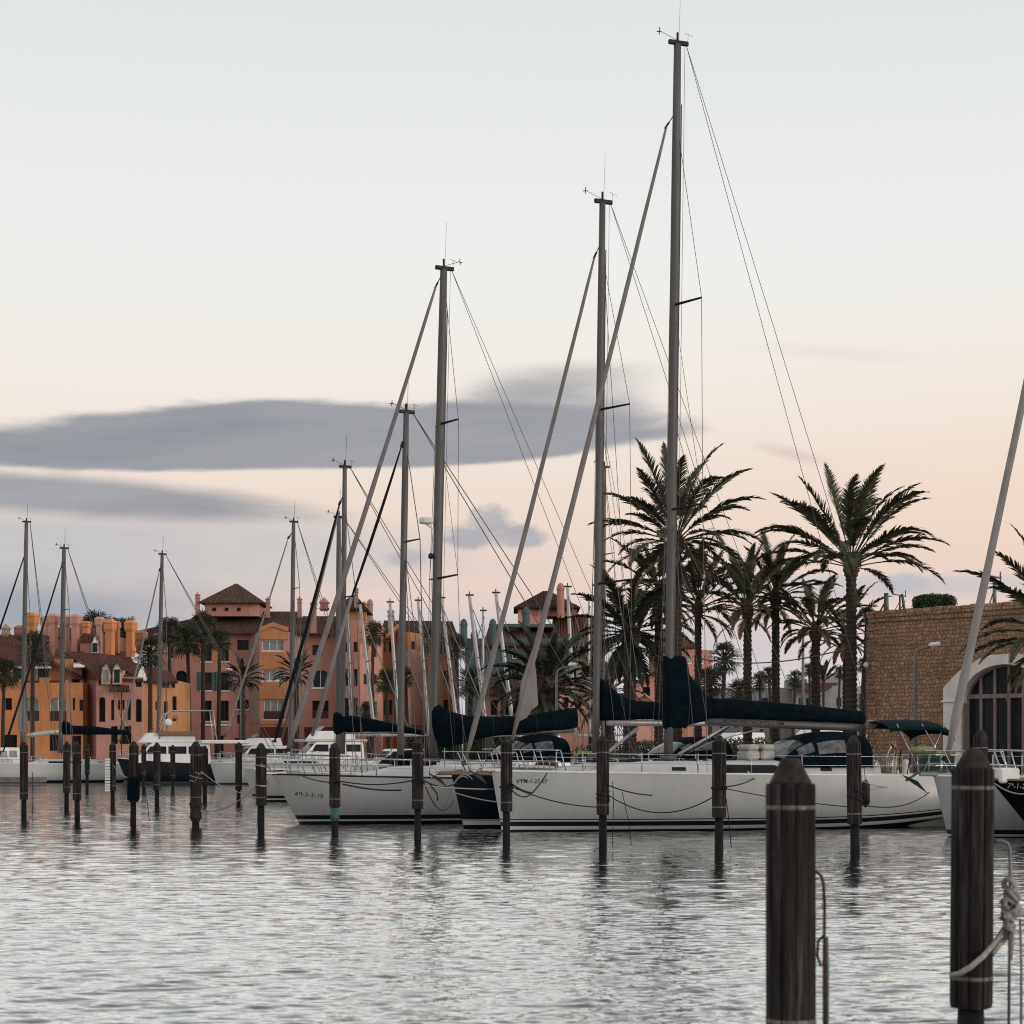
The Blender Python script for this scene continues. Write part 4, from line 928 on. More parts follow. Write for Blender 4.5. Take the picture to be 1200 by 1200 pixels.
o = mb.build('rope_loop', M_ROPEL, e_rope, True)
mb = MB(); rr = random.Random(4)
for kx, ky, kr in ((1183, 1037, .05), (1186, 1049, .058), (1181, 1058, .045), (1188, 1066, .055), (1180, 1074, .045), (1183, 1086, .04)):
    c_ = P(kx, ky, 16.27)-q0
    for t_ in range(3):
        ax = Vector((rr.uniform(-1, 1), rr.uniform(-1, 1), rr.uniform(-1, 1))).normalized(); u_ = ax.orthogonal().normalized(); v_ = ax.cross(u_)
        mb.tube([c_+(u_*math.cos(s_*.52)+v_*math.sin(s_*.52))*kr for s_ in range(13)], .019, 6, False)
mb.tube(rl((1183, 1060, 16.3), (1187, 1085, 16.3), (1186, 1108, 16.3), (1184, 1125, 16.3)), .016, 6)
mb.build('rope_knot', M_ROPEL, e_rope, True)
# trimmings of the mid piles
e = piles[132]; mb = MB()
for i in range(12): z = lerp(PZ(926, 89), PZ(890, 89), i/11); mb.box(-.27, -.05, -.36, -.30, z-.045, z+.045)
o = mb.build('board_ladder', M_WHITE, e[0]); o.rotation_euler = (0, 0, -e[0].rotation_euler[2])
e = piles[156]; mb = MB(); r_ = .19; mb.lathe([(r_*1.0, PZ(938, 65.7)), (r_*1.04, PZ(936, 65.7)), (r_*1.04, PZ(913, 65.7)), (r_*1.0, PZ(911, 65.7))], (0, 0, 0), 20); mb.build('blue_collar', M_NAVY, e[0], True)
e = piles[392.5]; mb = MB(); mb.lathe([(.12, PZ(962, 58)), (.125, PZ(962, 58)), (.125, PZ(947, 58)), (.10, PZ(946, 58))], (0, 0, 0), 18); mb.build('painted_ring', M_PAINTP, e[0], True)
e = piles[229.5]; mb = MB(); mb.lathe([(.13, PZ(962, 64.5)), (.19, PZ(958, 64.5)), (.17, PZ(950, 64.5)), (.20, PZ(941, 64.5))], (0, 0, 0), 22, lambda a, z: 1+.22*noise.noise(Vector((math.cos(a)*2, math.sin(a)*2, z*3)))); mb.build('rotten_foot', M_CAP, e[0])
e = piles[279.5]; mb = MB(); mb.lathe([(.115, PZ(925, 98)), (.118, PZ(925, 98)), (.118, PZ(899, 98)), (.10, PZ(899, 98))], (0, 0, 0), 16); mb.build('pale_core', M_BAND, e[0], True)

# ================================================================== ropes
def sag(a, b, s_, n=16):
    return [a.lerp(b, i/n)-Vector((0, 0, s_*4*(i/n)*(1-i/n))) for i in range(n+1)]
def wrap(px, py, turns=1.5, drop=.05, grow=1.1):
    e, r, zw, zt, X = piles[px]; Y = e.location.y; z = PZ(py, Y); n = int(turns*16)
    return [Vector((X+r*grow*math.cos(a), Y+r*grow*math.sin(a), z-drop*i/n+.02*math.sin(a*2))) for i, a in ((i, -math.pi/2+2*math.pi*turns*i/n) for i in range(n+1))]
def rope(pts, r, mat, label):
    c_ = pts[0].copy(); mb = MB(); mb.tube([p-c_ for p in pts], r, 5)
    o = mb.build('mooring_rope', mat, None, True); o.location = c_; tag(o, label, 'mooring rope', 'mooring ropes strung between piles and boats')
A1 = lambda b, px, py: b.root.matrix_basis @ b.L(px, py, -b.half(b.x(px)/b.Ln)*.97)
bpy.context.view_layer.update()
D = M_ROPED; W = M_ROPEL
rope(wrap(706.5, 926, 2.2, .25)+sag(P(713, 932, 48.3), P(842, 930, 46.3), .42), .014, D, 'dark rope sagging between the piles at the navy yacht\'s mast and the dark boom')
rope(sag(P(600, 922, 52.4), P(706, 946, 48.3), .12)+[], .015, D, 'dark rope running down from the white bow pile to the next pile')
rope(wrap(593.5, 920, 1.5, .1)+sag(P(599, 918, 52.3), P(624, 929, 55), .05)+sag(P(624, 929, 55), A1(a, 641, 906)+Vector((0, -.05, 0)), .03), .022, D, 'dark knotted bow line of the large white yacht')
rope(sag(P(600, 926, 52.3), P(624, 929, 55), .14, 10), .018, D, 'short dark slack rope beneath the knotted bow line')
rope(sag(P(712, 920, 48.2), P(764, 932, 53), .05), .018, D, 'short dark rope leading right from the pile at the navy yacht\'s mast')
rope([P(718, 916, 48.2), P(719, 940, 48.2), P(718, 975, 48.2), P(718, 993, 48.2)], .009, D, 'rope hanging into the water right of the pile at the navy yacht\'s mast')
rope([P(729, 928, 48.4), P(736, 960, 48.4), P(740, 990, 48.4)], .009, D, 'slanting rope hanging into the water before the white hull')
rope(wrap(842.5, 922, 1.6, .06)+sag(P(850, 922, 46), A1(a, 884, 912), .05), .018, D, 'dark rope from the pile under the dark boom up to the white hull')
rope(sag(P(850, 924, 46.3), P(1001, 946, 45.2), .05), .011, D, 'thin rope sagging behind the blurred pile')
rope([P(851, 936, 46.3), P(854, 960, 46.3), P(857, 993, 46.3)], .011, D, 'rope dangling into the water beside the pile under the dark boom')
rope(wrap(1002, 926, 1.4, .25)+sag(P(1010, 943, 45.1), A1(a, 1090, 928), .22), .015, D, 'dark stern line of the large white yacht')
rope(sag(P(1011, 915, 45.2), A1(a, 1040, 922), .05)+sag(A1(a, 1040, 922), A1(a, 1096, 925)+Vector((0, -.1, 0)), .12), .013, W, 'pale thin rope crossing the stern quarter of the large white yacht')
rope(wrap(489.5, 914, 1.6, .1)+sag(P(486, 914, 54.3), P(402, 916, 57.8), .1)+wrap(392.5, 916, 1, .05), .018, D, 'dark rope stretched between the two piles before the centre left white hull')
rope(sag(P(392, 917, 57.8), A1(c, 354, 911)+Vector((0, 0, .05)), .05), .02, D, 'dark bow line of the centre left white yacht')
rope(sag(P(402, 919, 57.8), P(470, 926, 62), .06), .026, D, 'thick dark rope end lying along the centre left white hull')
rope(sag(P(497, 917, 54.3), P(532, 938, 61.8), .5), .015, D, 'dark slack rope loop left of the navy bow')
rope(sag(P(497, 915, 54.3), P(535, 918, 62), .12), .02, D, 'dark rope leading from the pile to the navy bow')
rope([P(503, 918, 54.2), P(512, 930, 54.2), P(513, 938, 54.2)], .02, D, 'short knotted rope tail beside the pile left of the navy bow')
rope(sag(P(497, 921, 54.2), P(578, 925, 61), .02), .020, W, 'pale rope drawn straight across the navy bow, the upper one')
rope(sag(P(530, 928, 61), P(584, 940, 59.5), .04), .020, W, 'pale rope drawn across the navy bow, the lower one')
rope(sag(P(548, 912, 61.5), P(522, 945, 61.5), -.35)[::-1], .018, W, 'pale rope loop hanging from the navy bow roller')
rope(sag(P(554, 914, 61.3), P(520, 948, 61.3), -.5)[::-1], .018, W, 'second pale rope loop hanging further right from the navy bow')
rope(wrap(306, 896, 1.2, .05)+sag(P(312, 896, 58.8), P(322, 905, 64), .05), .016, W, 'pale rope from the pile up to the white pointed bow')
rope(wrap(306, 920, 1.2, .03)+sag(P(300, 921, 59), P(235, 950, 64.3), .25), .016, W, 'pale rope slung low between the rotten footed pile and its neighbour')
rope(wrap(229.5, 905, 2, .3)+sag(P(236, 904, 64), P(300, 930, 59), .2), .014, W, 'pale rope from the top of the rotten footed pile')
rope([P(302, 925, 59), P(302, 950, 59), P(301, 972, 59)], .010, D, 'rope hanging straight into the water left of the white pointed bow')
rope(sag(A1(k, 1164, 917), P(1240, 912, 52), .35), .022, W, 'pale rope drooping along the black hull at the right edge')
rope([P(38, 905, 73.5), P(38.5, 930, 73.5), P(38, 956, 73.5)], .012, D, 'rope hanging into the water beside the far left pile')
rope([P(168, 912, 67), P(172, 935, 67), P(175, 962, 67)], .013, D, 'rope slanting into the water right of the blue collared pile')
rope(sag(P(133, 897, 88.6), P(152, 912, 66), .1), .016, W, 'short pale rope between the ladder pile and the blue collared pile')
# ================================================================== buildings
def wall_cells(mb, A_, B_, z0, z1, ops, depth=.22):
    """outer face from A_ to B_ (x,y), openings (u0,u1,za,zb) with reveals; outward side is towards the harbour"""
    A_, B_ = Vector(A_), Vector(B_); L_ = (B_-A_).length; d = (B_-A_)/L_; inn = Vector((-d.y, d.x))*depth
    pt = lambda u, z, k=0: Vector((A_.x+d.x*u+inn.x*k, A_.y+d.y*u+inn.y*k, z))
    us = sorted({0.0, L_, *[max(0, min(L_, o[0])) for o in ops], *[max(0, min(L_, o[1])) for o in ops]}); zs = sorted({z0, z1, *[max(z0, min(z1, o[2])) for o in ops], *[max(z0, min(z1, o[3])) for o in ops]})
    for i in range(len(us)-1):
        for j in range(len(zs)-1):
            uc, zc = (us[i]+us[i+1])/2, (zs[j]+zs[j+1])/2
            if any(o[0] < uc < o[1] and o[2] < zc < o[3] for o in ops): continue
            if us[i+1]-us[i] < 1e-5 or zs[j+1]-zs[j] < 1e-5: continue
            mb.add([pt(us[i], zs[j]), pt(us[i+1], zs[j]), pt(us[i+1], zs[j+1]), pt(us[i], zs[j+1])], [(0, 1, 2, 3)])
    for (a_, b_, c_, e_) in ops:
        mb.add([pt(a_, c_), pt(b_, c_), pt(b_, e_), pt(a_, e_), pt(a_, c_, 1), pt(b_, c_, 1), pt(b_, e_, 1), pt(a_, e_, 1)], [(0, 4, 5, 1), (1, 5, 6, 2), (2, 6, 7, 3), (3, 7, 4, 0)])
class House:
    def __init__(s, name, label, pts, ytop, mat, back=9, ybase=None, cat='building', z0=.9, group=None):
        """pts: [(px, Y), ...] plan of the harbour front, left to right; ytop: pixel row of the wall top at the first point"""
        s.w = [(PX(px, Y), Y) for px, Y in pts]; s.z0, s.z1 = z0, PZ(ytop, pts[0][1]); s.mat = mat
        s.root = empty(name, (s.w[0][0], s.w[0][1], z0), 0, label, cat, group); s.o = Vector((s.w[0][0], s.w[0][1], z0))
        s.back = back; s.segs = [[] for _ in range(len(s.w)-1)]; s.parts = []
    def loc(s, v): return Vector(v)-s.o
    def hit(s, px):
        a = (px-CX)/F
        for i in range(len(s.w)-1):
            (x0, y0), (x1, y1) = s.w[i], s.w[i+1]; den = (x1-x0)-a*(y1-y0)
            t = (a*y0-x0)/den
            if -1e-6 <= t <= 1+1e-6: return i, t, y0+(y1-y0)*t
        i = 0 if px < CX+F*s.w[0][0]/s.w[0][1] else len(s.w)-2
        (x0, y0), (x1, y1) = s.w[i], s.w[i+1]; t = (a*y0-x0)/((x1-x0)-a*(y1-y0)); return i, t, y0+(y1-y0)*t
    def win(s, px0, py0, px1, py1, kind='d'):
        i, t0, Y0 = s.hit(px0+.01); j, t1, Y1 = s.hit(px1-.01)
        if i != j: t1 = 1.0; 
        (x0, y0), (x1, y1) = s.w[i], s.w[i+1]; L_ = math.hypot(x1-x0, y1-y0); Ym = (Y0+Y1)/2
        o = (t0*L_, t1*L_, PZ(py1, Ym), PZ(py0, Ym)); s.segs[i].append(o); s.parts.append((i, o, kind)); return s
    def wins(s, cols, rows, kind='d'):
        for (x0, x1) in cols:
            for (y0, y1) in rows: s.win(x0, y0, x1, y1, kind)
        return s
    def finish(s, depth=.22):
        mb = MB()
        for i, ops in enumerate(s.segs): wall_cells(mb, s.w[i], s.w[i+1], s.z0, s.z1, ops, depth)
        (xa, ya), (xb, yb) = s.w[0], s.w[-1]; ym = max(ya, yb)+s.back
        for (p, q) in (((xb, yb), (xb, ym)), ((xb, ym), (xa, ym)), ((xa, ym), (xa, ya))): wall_cells(mb, p, q, s.z0, s.z1, [])
        top = [(x, y, s.z1) for x, y in s.w]+[(xb, ym, s.z1), (xa, ym, s.z1)]; mb.add(top, [tuple(range(len(top)))])
        mb.v = [tuple(s.loc(v)) for v in mb.v]; mb.build('wall', s.mat, s.root)
        for i, o, kind in s.parts: s.window(i, o, kind, depth)
        return s
    def frame(s, i):
        (x0, y0), (x1, y1) = s.w[i], s.w[i+1]; d = Vector((x1-x0, y1-y0, 0)).normalized(); n = Vector((d.y, -d.x, 0))
        return Vector((x0, y0, 0)), d, n
    def window(s, i, o, kind, depth):
        o0, d, n = s.frame(i); u0, u1, za, zb = o; f = lambda u, z, k=0.0: s.loc(o0+d*u+Vector((0, 0, z))+n*k); g = .002
        W_, H_ = u1-u0, zb-za; fm = {'w': M_WHITE, 'c': M_WHITE, 's': M_BROWN, 'b': M_SHUT}.get(kind[0], M_BROWN); t = .09 if kind[0] in 'wc' else .07
        def bar(mb, a0, a1, z0, z1, k0, k1): mb.add([f(a0, z0, k0), f(a1, z0, k0), f(a1, z1, k0), f(a0, z1, k0), f(a0, z0, k1), f(a1, z0, k1), f(a1, z1, k1), f(a0, z1, k1)], [(0, 3, 2, 1), (4, 5, 6, 7), (0, 1, 5, 4), (1, 2, 6, 5), (2, 3, 7, 6), (3, 0, 4, 7)])
        mb = MB(); k0, k1 = -depth+.03, -depth+.11
        bar(mb, u0+g, u0+t, za+g, zb-g, k0, k1); bar(mb, u1-t, u1-g, za+g, zb-g, k0, k1); bar(mb, u0+t, u1-t, zb-t, zb-g, k0, k1); bar(mb, u0+t, u1-t, za+g, za+t, k0, k1)
        nm = 0 if W_ < .8 else (1 if W_ < 2 else int(W_/1.0))
        for q in range(nm): c_ = lerp(u0, u1, (q+1)/(nm+1)); bar(mb, c_-t*.4, c_+t*.4, za+t, zb-t, k0, k1-.01)
        if 'a' in kind:     # arched head: two spandrels of wall colour, flush inside the opening
            pass
        fr = mb.build('window', fm, s.root)
        mb = MB(); mb.add([f(u0+g, za+g, -depth+.05), f(u1-g, za+g, -depth+.05), f(u1-g, zb-g, -depth+.05), f(u0+g, zb-g, -depth+.05)], [(0, 1, 2, 3)])
        mb.build('pane', M_CURT if kind[0] == 'c' else (M_HWIN if kind[0] != 'o' else M_DARKIN), fr)
        if 'a' in kind:
            h = min(W_*.42, H_*.3); m = 8; mb = MB()
            arc = [(lerp(u0, u1, q/m), zb-h+h*math.sqrt(max(0, 1-(2*q/m-1)**2))) for q in range(m+1)]
            for q in range(m): (ua, zc), (ub, zd) = arc[q], arc[q+1]; mb.add([f(ua, zc, -.003), f(ub, zd, -.003), f(ub, zb-.003, -.003), f(ua, zb-.003, -.003), f(ua, zc, -.09), f(ub, zd, -.09)], [(0, 1, 2, 3), (0, 4, 5, 1)])
            mb.build('arch_head', s.mat, s.root)
        if 'r' in kind:     # balcony railing panel
            mb = MB(); bar(mb, u0+.02, u1-.02, za+.02, za+min(1.0, H_*.42), -.10, -.06); mb.build('balcony_rail', M_SHUT if 'g' in kind else M_BROWN, s.root)
        if 's' == kind[0]:
            mb = MB()
            for a0, a1 in ((u0-W_*.42, u0-.02), (u1+.02, u1+W_*.42)): bar(mb, a0, a1, za-.03, zb+.03, .01, .06)
            mb.build('shutter', M_SHUT, s.root)
        if 'l' in kind:     # projecting sill
            mb = MB(); bar(mb, u0-.12, u1+.12, za-.13, za-.003, -.02, .1); mb.build('sill', M_WHITE, fr)
    def band(s, name, mat, px0, px1, py0, py1, out=.08, kk=-.02):
        i, t0, Y0 = s.hit(px0); j_, t1, Y1 = s.hit(px1); o0, d, n = s.frame(i); (x0, y0), (x1, y1) = s.w[i], s.w[i+1]; L_ = math.hypot(x1-x0, y1-y0); Ym = (Y0+Y1)/2
        if i != j_: t1 = 1
        z0, z1 = PZ(py1, Ym), PZ(py0, Ym); vs = [s.loc(o0+d*u+n*k+Vector((0, 0, z))) for k in (kk, out) for u, z in ((t0*L_, z0), (t1*L_, z0), (t1*L_, z1), (t0*L_, z1))]
        mb = MB(); mb.add(vs, [(0, 3, 2, 1), (4, 5, 6, 7), (0, 1, 5, 4), (1, 2, 6, 5), (2, 3, 7, 6), (3, 0, 4, 7)]); return mb.build(name, mat, s.root)
    def block(s, name, mat, px0, px1, py0, py1, Y0, dep, parent=None):
        z0, z1 = PZ(py1, Y0), PZ(py0, Y0); mb = MB(); p, q = s.loc((PX(px0, Y0), Y0, z0)), s.loc((PX(px1, Y0), Y0+dep, z1)); mb.box(p.x, q.x, p.y, q.y, p.z, q.z); return mb.build(name, mat, parent or s.root)
    def hip(s, name, mat, px0, px1, Y0, dep, peave, pridge, hip_in=.5, over=.5, ridge_dir='x', rpx=None, th=.16, parent=None):
        """hipped roof over a rectangle; pridge row taken at mid depth"""
        x0, x1 = PX(px0, Y0)-over, PX(px1, Y0)+over; y0, y1 = Y0-over, Y0+dep+over; ze = PZ(peave, Y0); ym = (y0+y1)/2; zr = PZ(pridge, ym)
        i = (x1-x0)/2*hip_in; r0, r1 = (x0+i, x1-i) if rpx is None else (PX(rpx[0], ym), PX(rpx[1], ym))
        v = [s.loc(p) for p in ((x0, y0, ze), (x1, y0, ze), (x1, y1, ze), (x0, y1, ze), (r0, ym, zr), (r1+.001, ym, zr))]
        mb = MB(); lo = [p-Vector((0, 0, th)) for p in v[:4]]
        mb.add(v+lo, [(0, 1, 5, 4), (1, 2, 5), (2, 3, 4, 5), (3, 0, 4), (6, 7, 1, 0), (7, 8, 2, 1), (8, 9, 3, 2), (9, 6, 0, 3), (9, 8, 7, 6)])
        o = mb.build(name, mat, parent or s.root); return o
    def slope(s, name, mat, pts, th=.18, parent=None):
        mb = MB(); mb.slab([s.loc(P(*p)) for p in pts], th); return mb.build(name, mat, parent or s.root)
    def chimney(s, px, pytop, pybot, wpx, Y, mat, style='oct', parent=None):
        x = PX(px, Y); w = wpx*Y/F/2; z0, z1 = PZ(pybot, Y), PZ(pytop, Y); c_ = s.loc((x, Y, z0)); h = z1-z0; mb = MB(); hd = w*1.45
        if style == 'oct':
            q = 1.0/math.cos(math.pi/8); t_ = min(hd*1.9, h*.45)
            w *= 1.22; hd = w*1.38; mb.lathe([(w, 0), (w, h-t_*1.15), (hd, h-t_*.85), (hd, h-t_*.38), (hd*1.08, h-t_*.34), (hd*1.08, h-t_*.22), (hd*.7, h-.05), (hd*.6, h)], c_, 4, ph=.5-.2)
        elif style == 'dome':
            mb.lathe([(w*1.1, 0), (w*1.1, h-w*2.1), (w*1.25, h-w*2.0), (w*1.25, h-w*1.7), (w*1.1, h-w*1.6), (w*1.0, h-w*.9), (w*.7, h-w*.35), (w*.2, h)], c_, 12)
        else:              # small turret with pyramid cap
            r2 = math.sqrt(2)
            mb.lathe([(w*r2*.86, 0), (w*r2*.86, h-w*3.0), (w*r2*1.12, h-w*2.8), (w*r2*1.12, h-w*2.5), (w*r2*.9, h-w*2.4), (w*r2*.9, h-w*1.5), (w*r2*1.2, h-w*1.35), (w*r2*1.2, h-w*1.2), (w*.3, h-.1), (w*.2, h)], c_, 4, ph=.5)
        return mb.build('chimney', mat, parent or s.root)
ORANGE = stucco('ochre_orange_render', (.64, .268, .118)); PINK = stucco('salmon_pink_render', (.62, .325, .255)); MAUVE = stucco('dusky_rose_render', (.34, .165, .15))
ROSE = stucco('faded_rose_render', (.46, .225, .19)); PALE = stucco('pale_sand_render', (.36, .27, .22)); RUST = stucco('rust_orange_render', (.48, .22, .105)); TEALW = stucco('grey_teal_render', (.085, .125, .135))
WHITEW = stucco('whitewashed_render', (.34, .34, .35)); REDBASE = stucco('dark_red_render', (.10, .035, .028)); YEL = stucco('yellow_ochre_render', (.64, .30, .13)); TILEB = tiles('brown_dark_tiles', (.040, .024, .020), (.10, .06, .048))

# ---- waterfront townhouse, orange
h = House('townhouse', 'orange waterfront townhouse with stepped terrace parapet at the far left', [(-60, 200), (98, 200)], 800, ORANGE, back=7)
h.win(6, 818, 14, 832, 'o'); h.win(27, 817, 46, 845, 'car'); h.win(58, 817, 78, 845, 'car'); h.win(85, 818, 88, 832, 'd'); h.win(93, 820, 97.5, 833, 'd'); h.win(-30, 818, -10, 845, 'oar')
h.win(58, 861, 72, 880, 'o'); h.win(4, 861, 20, 880, 'o'); h.win(84, 862, 95, 880, 'o')
h.finish()
for x0, x1, yt in ((46, 58, 794), (76, 80, 797), (22, 30, 796)): h.block('parapet_merlon', ORANGE, x0, x1, yt, 800, 200.01, .5)
for x0, x1 in ((58, 76), (-60, 22), (30, 46)): h.block('terrace_railing', M_BROWN, x0, x1, 797.5, 800, 200.05, .06)
h.block('upper_storey', RUST, -40, 84, 772, 800, 203, 4)
for x0, x1, kk in ((15, 30, M_HWIN), (44, 58, M_HWIN), (-30, -8, M_HWIN)):
    w_ = h.block('window', M_WHITE, x0-1, x1+1, 776, 800, 202.93, .1); h.block('pane', kk, x0, x1, 777.5, 800, 202.88, .06, w_)
for x0, x1 in ((14, 31), (41, 60)): h.slope('sun_awning', M_WHITE, [(x0, 782, 201.9), (x1, 782, 201.9), (x1, 777, 203), (x0, 777, 203)], .1)
h.slope('roof', M_TILER, [(-60, 774, 201.5), (64, 774, 201.5), (52, 744, 208), (-60, 744, 208)])
h.slope('roof', M_TILER, [(60, 776, 202), (98, 796, 202), (98, 784, 207), (66, 760, 208)])
h.chimney(38, 718, 780, 10, 204, ORANGE); h.chimney(7, 731, 760, 9, 208, PALE, 'turret'); h.chimney(24, 733, 760, 9, 209, MAUVE)
# ---- pink townhouse with dormers
h = House('townhouse', 'pink townhouse with two pointed white dormers and tall narrow windows', [(98, 205), (113, 199.5), (168, 199.5)], 796, PINK, back=8)
h.win(116, 817, 123.5, 846, 'oa'); h.win(130, 820, 134, 844, 'd'); h.win(138, 820, 141, 832, 'd'); h.win(143, 820, 146, 832, 'd'); h.win(149, 820, 153.5, 844, 'd'); h.win(159, 819, 166, 846, 'oa')
h.win(116, 797.5, 123, 803, 'd'); h.win(159, 797, 166, 805, 'd'); h.win(130, 851, 138, 872, 'o'); h.win(140, 851, 154, 872, 'o')
h.finish(); h.band('painted_side_shade', MAUVE, 98.2, 112.6, 797, 895, .03)  # darker rose overlay puts the side wall's shade into its colour
h.slope('roof', M_TILER, [(96, 793, 204.5), (113, 795, 199), (120, 795, 199), (112, 768, 205), (92, 762, 207)])
h.slope('roof', M_TILER, [(74, 763, 206), (120, 795, 199.2), (168, 797, 199.2), (140, 768, 206)])
for cx_, tp_ in ((124, 775), (137, 774)):
    d_ = h.block('dormer', PINK, cx_-5.5, cx_+5.5, 785, 802, 198.9, 3.5)
    o = h.slope('gable_roof', M_BROWN, [(cx_-6.5, 786, 198.7), (cx_, tp_, 198.7), (cx_, tp_+1, 203), (cx_-6.5, 787, 203)], .12, d_); h.slope('gable_roof', M_BROWN, [(cx_, tp_, 198.7), (cx_+6.5, 786, 198.7), (cx_+6.5, 787, 203), (cx_, tp_+1, 203)], .12, d_)
    mb = MB(); vs = [h.loc(P(*p)) for p in ((cx_-5.5, 785, 198.88), (cx_+5.5, 785, 198.88), (cx_, tp_+1.2, 198.88))]; mb.add(vs, [(0, 1, 2)]); mb.build('gable_face', M_WHITE, d_)
    h.block('window', M_WHITE, cx_-4.3, cx_+4.3, 783, 801, 198.84, .04, d_); h.block('pane', M_HWIN if cx_ > 130 else M_CURT, cx_-3.3, cx_+3.3, 784.5, 800, 198.78, .05, d_)
h.slope('porch_canopy', M_TILER, [(128, 809, 197.6), (152, 809, 197.6), (151, 803, 199.4), (129, 803, 199.4)]); h.block('drainpipe', M_BROWN, 141.6, 142.8, 810, 895, 197.8, .12)
h.block('drainpipe', M_BROWN, 97.3, 98.8, 797, 895, 199.0, .12); h.band('eaves_gutter', M_BROWN, 113.2, 167.8, 795.2, 797, .14)
h.block('roof_terrace', MAUVE, 84, 96, 776, 796, 203, 3); h.slope('sun_awning', M_WHITE, [(86, 781, 202), (99, 781, 202), (99, 777, 203.2), (86, 777, 203.2)], .1)
# ---- yellow townhouse
h = House('townhouse', 'narrow yellow townhouse between the pink one and the large rose apartment block', [(168.3, 200.5), (208, 202)], 797, YEL, back=8)
h.win(182, 822, 188, 832, 'd'); h.win(192, 822, 196.5, 845, 'd'); h.win(192, 799, 196.5, 806, 's'); h.win(201, 800, 205, 806, 'd'); h.win(174, 822, 178, 845, 'd'); h.win(202, 816, 207, 845, 'o')
h.finish(); h.slope('roof', M_TILER, [(166, 797, 200), (209, 799, 201), (200, 787, 207), (156, 776, 207)])
h.slope('dormer_gable', M_WHITE, [(160, 796, 199.6), (172, 796, 199.6), (168, 780, 201), (166, 779, 201)], .15)
h.slope('dormer_gable', M_TILER, [(144, 784, 201), (170, 799, 199.5), (178, 788, 204), (158, 779, 205)], .15)
# ---- the cluster of houses with tall chimneys behind
h = House('hillside_house', 'pink upper house with cluster of tall pink and ochre chimneys behind the townhouses', [(30, 216), (132, 216)], 744, MAUVE, back=8)
h.win(44, 752, 56, 765, 'o'); h.win(60, 770, 66, 780, 'o'); h.finish()
h.hip('roof', M_TILER, 46, 112, 216, 8, 746, 735, .4, .3)
for px, yt, yb, wp, Yc, mt in ((63, 719, 770, 8.5, 213, PINK), (54, 722, 745, 7.5, 214, PINK), (76, 720, 768, 9.5, 212, PINK), (89, 720, 764, 9, 211, PINK), (101, 728, 744, 8.5, 217, ORANGE), (117, 723, 766, 7.5, 210, PINK), (129, 726, 772, 9.5, 210, ORANGE), (137, 728, 765, 6, 213, RUST), (153, 727, 770, 9, 211, ORANGE), (165, 739, 765, 10, 214, RUST)):
    h.chimney(px, yt, yb, wp, Yc, mt)
d_ = h.block('dormer', MAUVE, 94, 116, 751, 770, 209.5, 4); mb = MB(); mb.add([h.loc(P(*p)) for p in ((106.5, 752, 209.45), (116, 752, 209.45), (111.2, 744.5, 209.45))], [(0, 1, 2)]); mb.build('gable_face', M_WHITE, d_)
h.slope('gable_roof', M_TILER, [(94, 752, 209.4), (108, 752, 209.4), (111.2, 743, 209.4), (97, 742, 213)], .12, d_); h.slope('gable_roof', M_BROWN, [(111.2, 743, 209.4), (117, 753, 209.4), (117, 753, 213), (111.2, 744, 213)], .12, d_)
h.block('window', M_WHITE, 107.2, 115.2, 751.5, 765, 209.4, .05, d_); h.block('pane', M_HWIN, 108.2, 114.2, 753.5, 764, 209.34, .05, d_)
h.slope('roof', M_TILER, [(70, 775, 205), (130, 785, 205), (165, 790, 207), (150, 764, 215), (90, 757, 214)])
# ---- big rose apartment block
h = House('apartment_block', 'large four storey rose apartment block with square tower and pyramid roof', [(180, 236), (293, 236), (304, 234.3), (338, 234.3), (356, 236), (398, 236)], 742, ROSE, back=12)
for y0, y1, kd in ((752, 775, 'b'), (788, 809, 's'), (821, 845, 'o')):
    h.win(236, y0+(3 if kd == 'b' else 0), 248, y1, kd+('rl' if kd == 's' else 'l')); h.win(257, y0+(0), 268, y1, kd+'l')
h.win(206, 786, 219, 801, 'oa'); h.win(206, 801.5, 219, 808, 'dg'); h.win(206, 820, 219, 840, 'o')
h.win(278, 750, 291.5, 762, 'b'); h.win(278, 820, 291.5, 831, 'dl'); h.win(278, 838, 288, 848, 'd'); h.win(251, 862, 262, 890, 'd'); h.win(275, 865, 287, 880, 'd'); h.win(196, 756, 204, 772, 'w')
h.win(307, 750, 333, 763, 'cl'); h.win(307, 785, 333, 798, 'cl'); h.win(309, 820, 333, 843, 'crl')
h.win(366, 785, 385, 806, 'wal'); h.win(366, 821, 385, 842, 'or'); h.win(366, 756, 378, 768, 'd'); h.finish(.3)
h.band('bay_render', RUST, 304.2, 337.8, 763.6, 784.6, .12); h.band('bay_render', RUST, 304.2, 337.8, 735, 749.4, .12); h.band('bay_render', RUST, 304.2, 337.8, 798.8, 819.4, .12); h.band('bay_render', RUST, 304.2, 337.8, 844, 849, .12)
h.band('pale_pilaster', PALE, 293.4, 303.6, 743, 848, .06); h.band('pale_pilaster', PALE, 339.4, 355.6, 743, 848, .06)
h.band('ochre_panel', RUST, 228, 235.6, 757, 775, .05); h.band('ochre_panel', RUST, 248.4, 256.6, 757, 775, .05); h.band('ochre_panel', RUST, 268.4, 272, 752, 775, .05)
h.band('ground_floor_band', REDBASE, 304.2, 337.8, 852, 890, .06); h.band('ground_floor_band', REDBASE, 356.4, 397.6, 852, 890, .06); h.band('cornice', M_WHITE, 236, 271, 848.6, 850.6, .12)
h.slope('bay_gable', RUST, [(304, 735, 234.0), (320, 729, 234.0), (338, 735, 234.0), (338, 736.5, 237), (304, 736.5, 237)], .5)
